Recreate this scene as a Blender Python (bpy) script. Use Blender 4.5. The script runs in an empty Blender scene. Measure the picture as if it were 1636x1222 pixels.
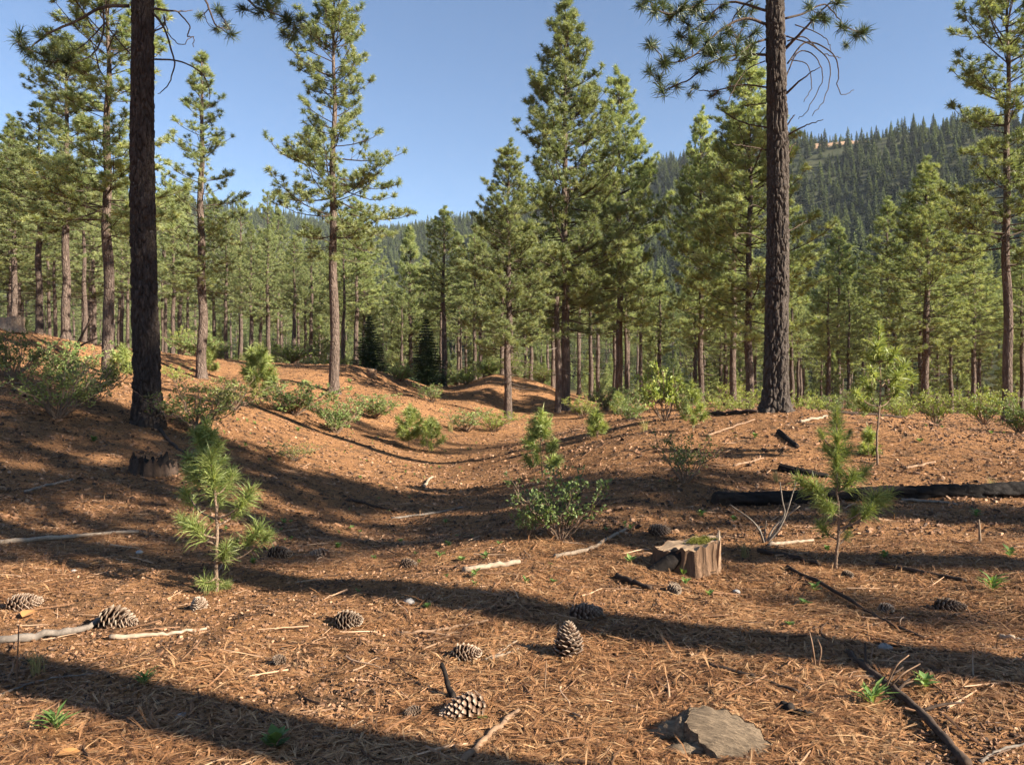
import bpy, math, random
import numpy as np
from mathutils import Matrix, Vector, Euler

S = bpy.context.scene
COL = S.collection
R = math.radians
rng = np.random.default_rng(7)
random.seed(7)

# ------------------------------------------------------------------ camera
CAM_Z = 1.4
FPX, CX, CY = 1260.0, 818.0, 611.0          # focal length and centre in photograph pixels
cam_d = bpy.data.cameras.new("camera")
cam_d.sensor_width = 36.0
cam_d.lens = 36.0 * FPX / 1636.0
cam_d.clip_start = 0.05
cam_d.clip_end = 8000.0
cam = bpy.data.objects.new("camera", cam_d)
COL.objects.link(cam)
cam.location = (0, 0, CAM_Z)
cam.rotation_euler = (R(90), 0, 0)
S.camera = cam

# ------------------------------------------------------------------ sky, sun, exposure
SUN_EL = R(28.0)
SUN_AZ = math.atan2(0.91, -0.415)            # clockwise from +Y
world = bpy.data.worlds.new("World")
S.world = world
world.use_nodes = True
wn = world.node_tree
wn.nodes.clear()
sky = wn.nodes.new("ShaderNodeTexSky")
sky.sky_type = 'NISHITA'
sky.sun_disc = False
sky.sun_elevation = SUN_EL
sky.sun_rotation = SUN_AZ
sky.altitude = 1500.0
sky.air_density = 1.0
sky.dust_density = 0.3
sky.ozone_density = 2.5
bg = wn.nodes.new("ShaderNodeBackground")
bg.inputs['Strength'].default_value = 0.055
wo = wn.nodes.new("ShaderNodeOutputWorld")
wn.links.new(sky.outputs[0], bg.inputs['Color'])
wn.links.new(bg.outputs[0], wo.inputs['Surface'])

sun_d = bpy.data.lights.new("sun", 'SUN')
sun_d.energy = 5.0
sun_d.angle = R(0.53)
sun_d.color = (1.0, 0.90, 0.76)
sun = bpy.data.objects.new("sun", sun_d)
COL.objects.link(sun)
SUN_DIR = Vector((math.sin(SUN_AZ) * math.cos(SUN_EL), math.cos(SUN_AZ) * math.cos(SUN_EL), math.sin(SUN_EL)))
sun.rotation_euler = SUN_DIR.to_track_quat('Z', 'Y').to_euler()
sun.location = (30, -14, 40)

S.view_settings.view_transform = 'Standard'
S.view_settings.look = 'None'
S.view_settings.gamma = 1.0
S.view_settings.exposure = 1.85
S.view_settings.use_curve_mapping = False

cy = S.cycles
cy.use_denoising = True
cy.use_adaptive_sampling = True
cy.adaptive_threshold = 0.02
cy.max_bounces = 4
cy.diffuse_bounces = 2
cy.glossy_bounces = 2
cy.transmission_bounces = 3
cy.transparent_max_bounces = 8
cy.volume_bounces = 0
cy.caustics_reflective = False
cy.caustics_refractive = False

HAZE = 0.00008

# ------------------------------------------------------------------ noise helpers
def _h(ix, iy, iz, seed):
    n = (ix.astype(np.int64) * 374761393 + iy.astype(np.int64) * 668265263 + iz.astype(np.int64) * 2147483647 + seed * 1274126177) & 0xFFFFFFFF
    n = ((n ^ (n >> 13)) * 1274126177) & 0xFFFFFFFF
    n = ((n ^ (n >> 16)) * 2246822519) & 0xFFFFFFFF
    n = n ^ (n >> 15)
    return (n & 0xFFFFFF) / float(0xFFFFFF) * 2 - 1

def vnoise(x, y, z=0.0, seed=0):
    x = np.asarray(x, float); y = np.asarray(y, float)
    z = np.zeros_like(x) + z
    ix, iy, iz = np.floor(x), np.floor(y), np.floor(z)
    fx, fy, fz = x - ix, y - iy, z - iz
    fx = fx * fx * (3 - 2 * fx); fy = fy * fy * (3 - 2 * fy); fz = fz * fz * (3 - 2 * fz)
    r = 0
    for a in (0, 1):
        for b in (0, 1):
            for c in (0, 1):
                w = (fx if a else 1 - fx) * (fy if b else 1 - fy) * (fz if c else 1 - fz)
                r = r + w * _h(ix + a, iy + b, iz + c, seed)
    return r

def fbm(x, y, z=0.0, seed=0, octv=4, gain=0.5):
    a, r, f = 1.0, 0.0, 1.0
    for i in range(octv):
        r = r + a * vnoise(x * f, y * f, z * f if not np.isscalar(z) else z, seed + i * 17)
        a *= gain; f *= 2.03
    return r

def worley(u, v, wrap=0, seed=0):
    iu, iv = np.floor(u), np.floor(v)
    f1 = np.full(u.shape, 9.0); f2 = np.full(u.shape, 9.0); idv = np.zeros(u.shape)
    for a in (-1, 0, 1):
        for b in (-1, 0, 1):
            cu, cv = iu + a, iv + b
            hu = cu % wrap if wrap else cu
            z = np.zeros_like(cu)
            px = cu + 0.5 + 0.42 * _h(hu, cv, z, seed)
            py = cv + 0.5 + 0.42 * _h(hu, cv, z + 1, seed)
            d = np.hypot(u - px, v - py)
            m = d < f1
            f2 = np.where(m, f1, np.minimum(f2, d))
            idv = np.where(m, _h(hu, cv, z + 2, seed), idv)
            f1 = np.where(m, d, f1)
    return f1, f2, idv

def sstep(a, b, x):
    t = np.clip((x - a) / (b - a), 0, 1)
    return t * t * (3 - 2 * t)

# ------------------------------------------------------------------ terrain height
def pw(px, py, d):
    return ((px - CX) / FPX * d, d, CAM_Z - (py - CY) / FPX * d)

NEAR = [pw(*p) for p in [
    # foreground
    (0, 1222, 2.9), (818, 1222, 2.9), (1636, 1222, 2.9), (0, 1000, 4.55), (818, 1000, 4.6), (1636, 1000, 4.55),
    (0, 900, 6.0), (400, 895, 6.2), (818, 890, 6.35), (1250, 890, 6.3), (1636, 890, 6.2),
    # left slope, near
    (0, 840, 7.0), (200, 840, 7.3), (0, 750, 9.0), (0, 650, 12.0), (0, 600, 14.5), (100, 700, 11.0), (235, 676, 13.0), (140, 640, 14.0),
    (250, 745, 10.6), (350, 700, 13.0), (400, 800, 9.4), (480, 690, 17.5), (400, 640, 20.0), (560, 745, 14.3), (540, 690, 19.5),
    # swale
    (640, 800, 11.2), (600, 850, 8.8), (700, 745, 16.3), (760, 702, 23.0), (800, 682, 28.5), (850, 668, 35.0), (860, 785, 10.2), (900, 740, 12.3), (902, 657, 37.0), (960, 650, 42.0),
    # far left slope and its crest
    (0, 560, 19.0), (0, 520, 25.0), (70, 575, 22.0), (170, 600, 24.0), (130, 548, 31.0), (250, 600, 26.0), (250, 564, 36.0), (322, 606, 31.0), (400, 578, 43.0),
    # mounds in the middle
    (533, 629, 30.0), (560, 585, 38.0), (470, 581, 40.0), (600, 660, 25.0), (660, 640, 31.0), (700, 640, 37.0), (790, 600, 50.0), (812, 642, 40.0), (860, 612, 50.0), (720, 622, 47.0),
    # right mound
    (960, 770, 9.6), (960, 690, 15.0), (1000, 672, 19.0), (1100, 720, 11.5), (1100, 660, 16.0), (1240, 659, 14.2), (1240, 720, 11.2), (1300, 790, 9.0), (1500, 790, 8.9),
    (1450, 720, 11.0), (1450, 668, 15.0), (1636, 790, 8.8), (1636, 722, 11.5), (1560, 692, 14.5), (1130, 790, 9.0), (1180, 655, 16.0),
]] + [
    # hidden or out of frame (world x, y, z)
    (5.0, 20.0, 0.35), (9.0, 24.0, 0.15), (14.0, 24.0, 0.2), (15.2, 33.0, -0.25), (7.0, 32.0, 0.2), (12.0, 34.0, 0.0), (21.0, 40.0, -0.2), (30.0, 60.0, -1.0), (15.0, 60.0, 0.0), (4.0, 55.0, 0.6),
    (-9.0, 60.0, 1.3), (-22.0, 60.0, 2.2), (-38.0, 60.0, 2.8), (-20.0, 90.0, 2.0), (-55.0, 90.0, 3.0), (0.0, 90.0, 0.5), (30.0, 90.0, -2.0), (60.0, 90.0, -3.0), (-40.0, 36.0, 4.5), (-25.0, 24.0, 4.2),
    (0.0, 0.0, 0.0), (0.0, -5.0, 0.05), (-8.0, -5.0, 0.5), (8.0, -4.0, 0.1), (9.0, 0.8, 0.1), (15.0, 5.5, 0.25), (12.0, 3.0, 0.15), (20.0, 12.0, 0.6), (-8.0, 4.0, 0.55), (-16.0, 6.0, 1.7), (-40.0, 8.0, 6.0),
    (40.0, -20.0, 0.0), (-40.0, -30.0, 4.0), (0.0, -40.0, 0.5), (40.0, 20.0, 0.5), (60.0, 40.0, -1.0), (120.0, 0.0, 2.0), (-120.0, 0.0, 9.0), (-120.0, 80.0, 5.0), (100.0, 90.0, 0.0), (0.0, -120.0, 2.0),
]
FAR = [pw(*p) for p in [
    # ridge, right to left
    (1636, 222, 560), (1500, 232, 620), (1400, 242, 670), (1290, 256, 720), (1130, 268, 810), (1050, 285, 870), (900, 325, 960), (760, 358, 1060), (690, 370, 1110), (640, 386, 1180), (600, 388, 1230), (520, 392, 1290), (430, 396, 1350), (200, 420, 1450), (0, 450, 1550),
    # slopes
    (1636, 330, 340), (1400, 330, 430), (1300, 350, 440), (1100, 380, 500), (900, 420, 560), (760, 440, 600), (640, 450, 650), (430, 450, 700), (1636, 480, 210), (1400, 470, 260), (1200, 490, 270), (1000, 500, 300), (700, 530, 320), (400, 545, 320), (0, 530, 320),
]] + [
    (100.0, 130.0, 0.0), (40.0, 140.0, -2.0), (-20.0, 150.0, 1.0), (-90.0, 150.0, 4.0), (-200.0, 150.0, 6.0), (180.0, 130.0, 10.0), (300.0, 150.0, 60.0), (0.0, 0.0, 0.0), (0.0, -200.0, 5.0), (200.0, -100.0, 10.0), (-200.0, -50.0, 15.0),
    (0.0, -900.0, 40.0), (900.0, 0.0, 120.0), (-900.0, 0.0, 60.0), (650.0, 600.0, 205.0), (900.0, 700.0, 170.0), (500.0, 1100.0, 90.0), (150.0, 1400.0, 90.0), (-300.0, 1800.0, 110.0), (-1200.0, 1600.0, 130.0), (1500.0, 1500.0, 80.0), (-1700.0, 300.0, 90.0), (1700.0, 0.0, 150.0), (0.0, -1700.0, 60.0), (0.0, 2300.0, 80.0), (-1500.0, 2300.0, 120.0), (1500.0, -1500.0, 90.0), (-1500.0, -1500.0, 90.0),
]

class TPS:
    def __init__(self, pts, s, reg):
        P = np.array(pts, float)
        self.s = s
        self.q = self.warp(P[:, 0], P[:, 1])
        n = len(P)
        K = self.phi(self.q[:, None, :], self.q[None, :, :]) + reg * np.eye(n)
        A = np.hstack([np.ones((n, 1)), self.q])
        M = np.block([[K, A], [A.T, np.zeros((3, 3))]])
        self.w = np.linalg.solve(M, np.concatenate([P[:, 2], np.zeros(3)]))
    def warp(self, x, y):
        return np.stack([np.arcsinh(np.asarray(x, float) / self.s), np.arcsinh(np.asarray(y, float) / self.s)], -1)
    def phi(self, a, b):
        r2 = ((a - b) ** 2).sum(-1) + 1e-9
        return 0.5 * r2 * np.log(r2)
    def __call__(self, x, y):
        q = self.warp(x, y).reshape(-1, 2)
        out = np.empty(len(q))
        for i in range(0, len(q), 20000):
            qq = q[i:i + 20000]
            out[i:i + 20000] = self.phi(qq[:, None, :], self.q[None]) @ self.w[:-3] + self.w[-3] + qq @ self.w[-2:]
        return out.reshape(np.shape(x))

tps_near = TPS(NEAR, 7.0, 0.0015)
tps_far = TPS(FAR, 160.0, 0.05)

def terrain(x, y, fine=True):
    x = np.asarray(x, float); y = np.asarray(y, float)
    r = np.hypot(x, y)
    t = sstep(75, 150, r)
    zn = tps_near(np.clip(x, -130, 130), np.clip(y, -130, 130))
    far = bool(np.any(t > 0))
    z = zn * (1 - t) + tps_far(x, y) * t if far else zn
    # lumps: small hummocks near, rolling spurs on the hills
    z = z + 0.05 * fbm(x * 0.55, y * 0.55, 3.1, 11, 3) * sstep(2, 6, r) * (1 - t)
    if far: z = z + t * (5.0 * fbm(x / 70.0, y / 70.0, 1.7, 23, 4)) * sstep(120, 400, r)
    if fine:
        near = 1 - sstep(14, 40, r)
        z = z + near * (0.016 * fbm(x * 3.1, y * 3.1, 0.3, 5, 4) + 0.006 * fbm(x * 14.0, y * 14.0, 0.7, 9, 2))
    return z

_GX = np.arange(-11.0, 11.0, 0.02); _GY = np.arange(1.9, 13.0, 0.02)
_GZ = terrain(*np.meshgrid(_GX, _GY))
def near_z(x, y):
    """height from a fine grid, for the thousands of bits of litter close by"""
    fx = np.clip((x - _GX[0]) / 0.02, 0, len(_GX) - 1.001); fy = np.clip((y - _GY[0]) / 0.02, 0, len(_GY) - 1.001)
    ix, iy = fx.astype(int), fy.astype(int); fx, fy = fx - ix, fy - iy
    return (_GZ[iy, ix] * (1 - fx) + _GZ[iy, ix + 1] * fx) * (1 - fy) + (_GZ[iy + 1, ix] * (1 - fx) + _GZ[iy + 1, ix + 1] * fx) * fy

def gz(x, y):
    return float(terrain(np.array([x]), np.array([y]))[0])

def at(px, d):
    """world point on the ground at depth d in the column px of the photograph"""
    x = (px - CX) / FPX * d
    return Vector((x, d, gz(x, d)))

def hits(pts, dmax=60.0):
    """first ground points along the view rays of photograph pixels"""
    d = np.concatenate([np.arange(2.2, 12, 0.03), np.arange(12, 40, 0.08), np.arange(40, dmax, 0.2)])
    out = []
    for px, py in pts:
        x = (px - CX) / FPX * d
        z = CAM_Z - (py - CY) / FPX * d
        below = np.nonzero(z <= terrain(x, d))[0]
        i = below[0] if len(below) else len(d) - 1
        out.append(Vector((x[i], d[i], gz(x[i], d[i]))))
    return out

def hit(px, py):
    return hits([(px, py)])[0]

def normal_at(x, y, e=0.06):
    x = np.asarray(x, float); y = np.asarray(y, float)
    dx = (terrain(x + e, y) - terrain(x - e, y)) / (2 * e)
    dy = (terrain(x, y + e) - terrain(x, y - e)) / (2 * e)
    n = np.stack([-dx, -dy, np.ones_like(dx)], -1)
    return n / np.linalg.norm(n, axis=-1, keepdims=True)

# ------------------------------------------------------------------ mesh helpers
class MB:
    """collects triangles and quads (with a random number per vertex) for ONE mesh"""
    def __init__(self):
        self.v, self.t, self.q, self.r, self.n = [], [], [], [], 0
    def add(self, V, T=None, Q=None, rnd=0.5):
        V = np.asarray(V, float).reshape(-1, 3)
        if T is not None and len(T): self.t.append(np.asarray(T, np.int64).reshape(-1, 3) + self.n)
        if Q is not None and len(Q): self.q.append(np.asarray(Q, np.int64).reshape(-1, 4) + self.n)
        self.v.append(V)
        self.r.append(np.broadcast_to(np.asarray(rnd, float), (len(V),)))
        self.n += len(V)
    def mesh(self, name, mat, smooth=False):
        V = np.concatenate(self.v)
        T = np.concatenate(self.t) if self.t else np.zeros((0, 3), np.int64)
        Q = np.concatenate(self.q) if self.q else np.zeros((0, 4), np.int64)
        me = bpy.data.meshes.new(name)
        me.vertices.add(len(V)); me.vertices.foreach_set('co', V.astype(np.float32).ravel())
        nl = T.size + Q.size
        me.loops.add(nl); me.loops.foreach_set('vertex_index', np.concatenate([T.ravel(), Q.ravel()]).astype(np.int32))
        me.polygons.add(len(T) + len(Q))
        st = np.concatenate([np.arange(len(T)) * 3, T.size + np.arange(len(Q)) * 4]).astype(np.int32)
        me.polygons.foreach_set('loop_start', st)
        me.polygons.foreach_set('use_smooth', np.full(len(T) + len(Q), smooth))
        a = me.attributes.new('rnd', 'FLOAT', 'POINT')
        a.data.foreach_set('value', np.concatenate(self.r).astype(np.float32))
        for m in (mat if isinstance(mat, (list, tuple)) else [mat]):
            me.materials.append(m)
        me.update(calc_edges=True)
        return me

def frames(D, spin=None):
    """rotation matrices whose Z axis is D"""
    D = np.asarray(D, float)
    D = D / (np.linalg.norm(D, axis=-1, keepdims=True) + 1e-12)
    up = np.where(np.abs(D[:, 2:3]) > 0.95, np.array([[1.0, 0, 0]]), np.array([[0, 0, 1.0]]))
    X = np.cross(up, D); X /= np.linalg.norm(X, axis=1, keepdims=True) + 1e-12
    Y = np.cross(D, X)
    if spin is not None:
        c, s = np.cos(spin)[:, None], np.sin(spin)[:, None]
        X, Y = c * X + s * Y, -s * X + c * Y
    return np.stack([X, Y, D], -1)

def tube(mb, pts, rad, sides=6, rnd=0.5, cap=True):
    P = np.asarray([tuple(p) for p in pts], float); n = len(P)
    rad = np.broadcast_to(np.asarray(rad, float), (n,))
    T = np.gradient(P, axis=0); T /= np.linalg.norm(T, axis=1, keepdims=True) + 1e-12
    ref = np.array([0, 0, 1.0]) if abs(T[0, 2]) < 0.9 else np.array([1.0, 0, 0])
    a = np.arange(sides) / sides * 2 * math.pi
    V = np.empty((n, sides, 3))
    X = np.cross(ref, T[0]); X /= np.linalg.norm(X)
    for i in range(n):
        X = X - T[i] * (X @ T[i]); X /= np.linalg.norm(X) + 1e-12
        Y = np.cross(T[i], X)
        V[i] = P[i] + rad[i] * (np.cos(a)[:, None] * X + np.sin(a)[:, None] * Y)
    i, j = np.meshgrid(np.arange(n - 1), np.arange(sides), indexing='ij')
    k = (j + 1) % sides
    Q = np.stack([i * sides + j, i * sides + k, (i + 1) * sides + k, (i + 1) * sides + j], -1).reshape(-1, 4)
    V = V.reshape(-1, 3)
    if cap:
        V = np.concatenate([V, P[:1], P[-1:]])
        c0, c1 = n * sides, n * sides + 1
        jj = np.arange(sides); kk = (jj + 1) % sides
        Tt = np.concatenate([np.stack([np.full(sides, c0), kk, jj], -1), np.stack([np.full(sides, c1), (n - 1) * sides + jj, (n - 1) * sides + kk], -1)])
        mb.add(V, Tt, Q, rnd)
    else:
        mb.add(V, None, Q, rnd)

def prisms(mb, A, B, r0, r1, rnd=0.5):
    """many three-sided twigs from A to B"""
    A = np.asarray(A, float); B = np.asarray(B, float); n = len(A)
    if n == 0: return
    F = frames(B - A)
    a = np.arange(3) / 3 * 2 * math.pi
    ring = np.cos(a)[:, None, None] * F[None, :, :, 0] + np.sin(a)[:, None, None] * F[None, :, :, 1]   # 3,n,3
    r0 = np.broadcast_to(r0, (n,))[None, :, None]; r1 = np.broadcast_to(r1, (n,))[None, :, None]
    V = np.concatenate([A[None] + ring * r0, B[None] + ring * r1]).transpose(1, 0, 2)   # n,6,3
    q = np.array([[0, 1, 4, 3], [1, 2, 5, 4], [2, 0, 3, 5]])
    Q = (np.arange(n)[:, None, None] * 6 + q[None]).reshape(-1, 4)
    mb.add(V.reshape(-1, 3), None, Q, rnd)

def stamp(mb, V, T, Q, M, P, sc, rnd):
    """copies of a small shape by rotation M, place P and size sc"""
    n = len(P); k = len(V)
    W = np.einsum('nij,kj->nki', M, V) * np.asarray(sc, float).reshape(-1, 1, 1) + P[:, None, :]
    off = (np.arange(n) * k)[:, None, None]
    TT = (T[None] + off).reshape(-1, 3) if T is not None else None
    QQ = (Q[None] + off).reshape(-1, 4) if Q is not None else None
    mb.add(W.reshape(-1, 3), TT, QQ, np.repeat(np.asarray(rnd, float), k))

def link(name, me, parent=None, loc=None, rot=None, scale=None):
    o = bpy.data.objects.new(name, me)
    COL.objects.link(o)
    if parent is not None: o.parent = parent
    if loc is not None: o.location = loc
    if rot is not None: o.rotation_euler = rot
    if scale is not None: o.scale = scale
    return o

def tag(o, label=None, cat=None, group=None, kind=None):
    if label: o['label'] = label
    if cat: o['category'] = cat
    if group: o['group'] = group
    if kind: o['kind'] = kind
    return o

def thing(name, label, cat, loc=(0, 0, 0), rz=0.0, group=None):
    o = bpy.data.objects.new(name, None)
    o.empty_display_size = 0.1
    COL.objects.link(o)
    o.location = loc; o.rotation_euler = (0, 0, rz)
    return tag(o, label, cat, group)

# ------------------------------------------------------------------ materials
def new_mat(name):
    m = bpy.data.materials.new(name)
    m.use_nodes = True
    nt = m.node_tree
    nt.nodes.clear()
    out = nt.nodes.new("ShaderNodeOutputMaterial")
    return m, nt, out

def N(nt, typ, **kw):
    n = nt.nodes.new(typ)
    for k, v in kw.items(): setattr(n, k, v)
    return n

def ramp(nt, stops, fac=None, interp='LINEAR'):
    n = nt.nodes.new("ShaderNodeValToRGB")
    n.color_ramp.interpolation = interp
    el = n.color_ramp.elements
    while len(el) < len(stops): el.new(0.5)
    for e, (p, c) in zip(el, stops):
        e.position = p; e.color = (c[0], c[1], c[2], 1)
    if fac is not None: nt.links.new(fac, n.inputs['Fac'])
    return n

def noise_tex(nt, vec, scale, detail=4, rough=0.55, dist=0.0):
    n = nt.nodes.new("ShaderNodeTexNoise")
    n.inputs['Scale'].default_value = scale; n.inputs['Detail'].default_value = detail
    n.inputs['Roughness'].default_value = rough; n.inputs['Distortion'].default_value = dist
    if vec is not None: nt.links.new(vec, n.inputs['Vector'])
    return n

def mapping(nt, vec, scale=(1, 1, 1), rot=(0, 0, 0)):
    n = nt.nodes.new("ShaderNodeMapping")
    n.inputs['Scale'].default_value = scale; n.inputs['Rotation'].default_value = rot
    nt.links.new(vec, n.inputs['Vector'])
    return n.outputs[0]

def mix_rgb(nt, fac, a, b, mode='MIX'):
    n = nt.nodes.new("ShaderNodeMix"); n.data_type = 'RGBA'; n.blend_type = mode
    for sock, val in ((n.inputs[0], fac), (n.inputs[6], a), (n.inputs[7], b)):
        if hasattr(val, 'is_linked') or hasattr(val, 'links'): nt.links.new(val, sock)
        elif isinstance(val, (tuple, list)): sock.default_value = (*val, 1)
        else: sock.default_value = val
    return n.outputs[2]

def math_n(nt, op, a, b=None):
    n = nt.nodes.new("ShaderNodeMath"); n.operation = op
    for sock, val in ((n.inputs[0], a), (n.inputs[1], b)):
        if val is None: continue
        if hasattr(val, 'links'): nt.links.new(val, sock)
        else: sock.default_value = val
    return n.outputs[0]

def bump(nt, h, strength, dist, under=None):
    n = nt.nodes.new("ShaderNodeBump")
    n.inputs['Strength'].default_value = strength; n.inputs['Distance'].default_value = dist
    nt.links.new(h, n.inputs['Height'])
    if under is not None: nt.links.new(under, n.inputs['Normal'])
    return n.outputs[0]

def principled(nt, out, col, rough=0.8, spec=0.2, normal=None):
    b = nt.nodes.new("ShaderNodeBsdfPrincipled")
    if hasattr(col, 'links'): nt.links.new(col, b.inputs['Base Color'])
    else: b.inputs['Base Color'].default_value = (*col, 1)
    b.inputs['Roughness'].default_value = rough
    b.inputs['Specular IOR Level'].default_value = spec
    if normal is not None: nt.links.new(normal, b.inputs['Normal'])
    if out is not None: nt.links.new(b.outputs[0], out.inputs['Surface'])
    return b

def mat_leaf(name, ca, cb, cc, trans=0.3, rough=0.5, spec=0.3, obj_var=0.25):
    """needles and leaves: each tuft or leaf its own tone, each plant a little different"""
    m, nt, out = new_mat(name)
    at_ = N(nt, "ShaderNodeAttribute", attribute_name='rnd')
    oi = N(nt, "ShaderNodeObjectInfo")
    rp = ramp(nt, [(0.0, ca), (0.55, cb), (1.0, cc)], at_.outputs['Fac'])
    hs = N(nt, "ShaderNodeHueSaturation")
    nt.links.new(rp.outputs[0], hs.inputs['Color'])
    mr = N(nt, "ShaderNodeMapRange")
    mr.inputs['To Min'].default_value = 1 - obj_var; mr.inputs['To Max'].default_value = 1 + obj_var
    nt.links.new(oi.outputs['Random'], mr.inputs['Value'])
    nt.links.new(mr.outputs[0], hs.inputs['Value'])
    b = principled(nt, None, hs.outputs[0], rough, spec)
    tr = N(nt, "ShaderNodeBsdfTranslucent")
    tc = mix_rgb(nt, 1.0, hs.outputs[0], (1.15, 1.15, 0.6), 'MULTIPLY')
    nt.links.new(tc, tr.inputs['Color'])
    mx = N(nt, "ShaderNodeMixShader"); mx.inputs[0].default_value = trans
    nt.links.new(b.outputs[0], mx.inputs[1]); nt.links.new(tr.outputs[0], mx.inputs[2])
    nt.links.new(mx.outputs[0], out.inputs['Surface'])
    return m

def mat_bark(name, dark, mid, light, zs=0.25, scale=9.0, bumpd=0.03, coords='Object', strength=0.9):
    m, nt, out = new_mat(name)
    tc = N(nt, "ShaderNodeTexCoord")
    v = mapping(nt, tc.outputs[coords], (1, 1, zs))
    n1 = noise_tex(nt, v, scale, 6, 0.6, 0.4)
    n2 = noise_tex(nt, tc.outputs[coords], scale * 0.35, 3)
    vo = N(nt, "ShaderNodeTexVoronoi", feature='DISTANCE_TO_EDGE'); vo.inputs['Scale'].default_value = scale * 1.3
    nt.links.new(v, vo.inputs['Vector'])
    rp = ramp(nt, [(0.25, dark), (0.5, mid), (0.78, light)], n1.outputs['Fac'])
    c = mix_rgb(nt, n2.outputs['Fac'], rp.outputs[0], tuple(0.6 * x for x in mid))
    h = math_n(nt, 'ADD', math_n(nt, 'MULTIPLY', n1.outputs['Fac'], 0.8), math_n(nt, 'MINIMUM', math_n(nt, 'MULTIPLY', vo.outputs['Distance'], 4.0), 0.7))
    principled(nt, out, c, 0.92, 0.1, bump(nt, h, strength, bumpd))
    return m

def mat_wood(name, dark, light, along=(1, 1, 12), scale=6.0, rough=0.85, bumpd=0.01, moss=None):
    """wood with grain running along the stretched axis; each piece a little lighter or darker"""
    m, nt, out = new_mat(name)
    tc = N(nt, "ShaderNodeTexCoord")
    v = mapping(nt, tc.outputs['Object'], along)
    n1 = noise_tex(nt, v, scale, 6, 0.65, 0.6)
    n2 = noise_tex(nt, tc.outputs['Object'], scale * 0.7, 4)
    rp = ramp(nt, [(0.3, dark), (0.7, light)], n1.outputs['Fac'])
    c = mix_rgb(nt, math_n(nt, 'MULTIPLY', n2.outputs['Fac'], 0.5), rp.outputs[0], tuple(0.55 * x for x in light))
    oi = N(nt, "ShaderNodeObjectInfo")
    hs = N(nt, "ShaderNodeHueSaturation")
    mr = N(nt, "ShaderNodeMapRange"); mr.inputs['To Min'].default_value = 0.75; mr.inputs['To Max'].default_value = 1.2
    nt.links.new(oi.outputs['Random'], mr.inputs['Value']); nt.links.new(mr.outputs[0], hs.inputs['Value'])
    nt.links.new(c, hs.inputs['Color'])
    principled(nt, out, hs.outputs[0], rough, 0.15, bump(nt, n1.outputs['Fac'], 0.8, bumpd))
    return m

M = {}
# pine needles: each tuft a random tone from deep green to yellow-green
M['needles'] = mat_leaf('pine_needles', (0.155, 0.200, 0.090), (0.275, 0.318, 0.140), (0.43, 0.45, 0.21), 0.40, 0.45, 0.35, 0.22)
M['needles_near_shaded'] = mat_leaf('near_pine_needles_shaded', (0.045, 0.070, 0.026), (0.070, 0.095, 0.034), (0.115, 0.13, 0.052), 0.22, 0.42, 0.4, 0.15)  # low tufts darkened to stand in for shade from the crown above
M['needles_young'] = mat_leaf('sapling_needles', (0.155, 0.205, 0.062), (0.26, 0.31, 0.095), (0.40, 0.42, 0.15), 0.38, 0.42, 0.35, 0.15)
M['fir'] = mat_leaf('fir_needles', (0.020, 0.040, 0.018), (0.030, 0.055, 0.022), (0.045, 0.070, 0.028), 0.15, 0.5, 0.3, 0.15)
M['hill_tree'] = mat_leaf('hillside_conifer_needles', (0.045, 0.062, 0.022), (0.078, 0.098, 0.032), (0.135, 0.150, 0.050), 0.15, 0.6, 0.2, 0.48)
M['shrub'] = mat_leaf('shrub_leaves', (0.11, 0.17, 0.050), (0.18, 0.24, 0.075), (0.29, 0.33, 0.12), 0.3, 0.45, 0.35, 0.15)
M['shrub_yellow'] = mat_leaf('yellow_green_leaves', (0.19, 0.25, 0.055), (0.29, 0.34, 0.085), (0.42, 0.42, 0.14), 0.4, 0.45, 0.3, 0.15)
M['shrub_dark'] = mat_leaf('dark_shrub_leaves', (0.115, 0.145, 0.040), (0.18, 0.205, 0.055), (0.28, 0.30, 0.085), 0.25, 0.42, 0.4, 0.15)
M['sprout'] = mat_leaf('sprout_leaves', (0.085, 0.15, 0.04), (0.13, 0.21, 0.055), (0.22, 0.29, 0.09), 0.35, 0.5, 0.3, 0.2)
M['moss'] = mat_leaf('moss_fronds', (0.10, 0.105, 0.022), (0.16, 0.16, 0.035), (0.24, 0.22, 0.06), 0.2, 0.7, 0.1, 0.1)
M['litter'] = mat_leaf('dry_pine_needles', (0.10, 0.042, 0.019), (0.47, 0.232, 0.100), (0.66, 0.405, 0.205), 0.12, 0.5, 0.3, 0.30)
M['chips'] = mat_leaf('bark_chips', (0.028, 0.016, 0.010), (0.24, 0.128, 0.068), (0.60, 0.41, 0.265), 0.0, 0.7, 0.2, 0.30)
M['dry_leaf'] = mat_leaf('dry_leaf', (0.42, 0.20, 0.07), (0.50, 0.26, 0.10), (0.60, 0.36, 0.17), 0.2, 0.5, 0.3, 0.25)
M['grass_dry'] = mat_leaf('dry_grass', (0.30, 0.24, 0.11), (0.42, 0.34, 0.17), (0.30, 0.34, 0.11), 0.3, 0.5, 0.3, 0.2)
M['bark_dark'] = mat_bark('charred_furrowed_bark', (0.026, 0.021, 0.018), (0.075, 0.057, 0.047), (0.18, 0.143, 0.118), 0.3, 26.0, 0.012)
M['bark_brown'] = mat_bark('brown_furrowed_bark', (0.030, 0.025, 0.021), (0.088, 0.071, 0.060), (0.23, 0.195, 0.165), 0.3, 26.0, 0.012)
M['bark_mid'] = mat_bark('tan_bark', (0.05, 0.038, 0.031), (0.15, 0.110, 0.088), (0.33, 0.255, 0.205), 0.22, 10.0, 0.05)
M['limb'] = mat_bark('limb_bark', (0.045, 0.033, 0.026), (0.105, 0.078, 0.060), (0.20, 0.155, 0.125), 0.5, 20.0, 0.01)
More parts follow.
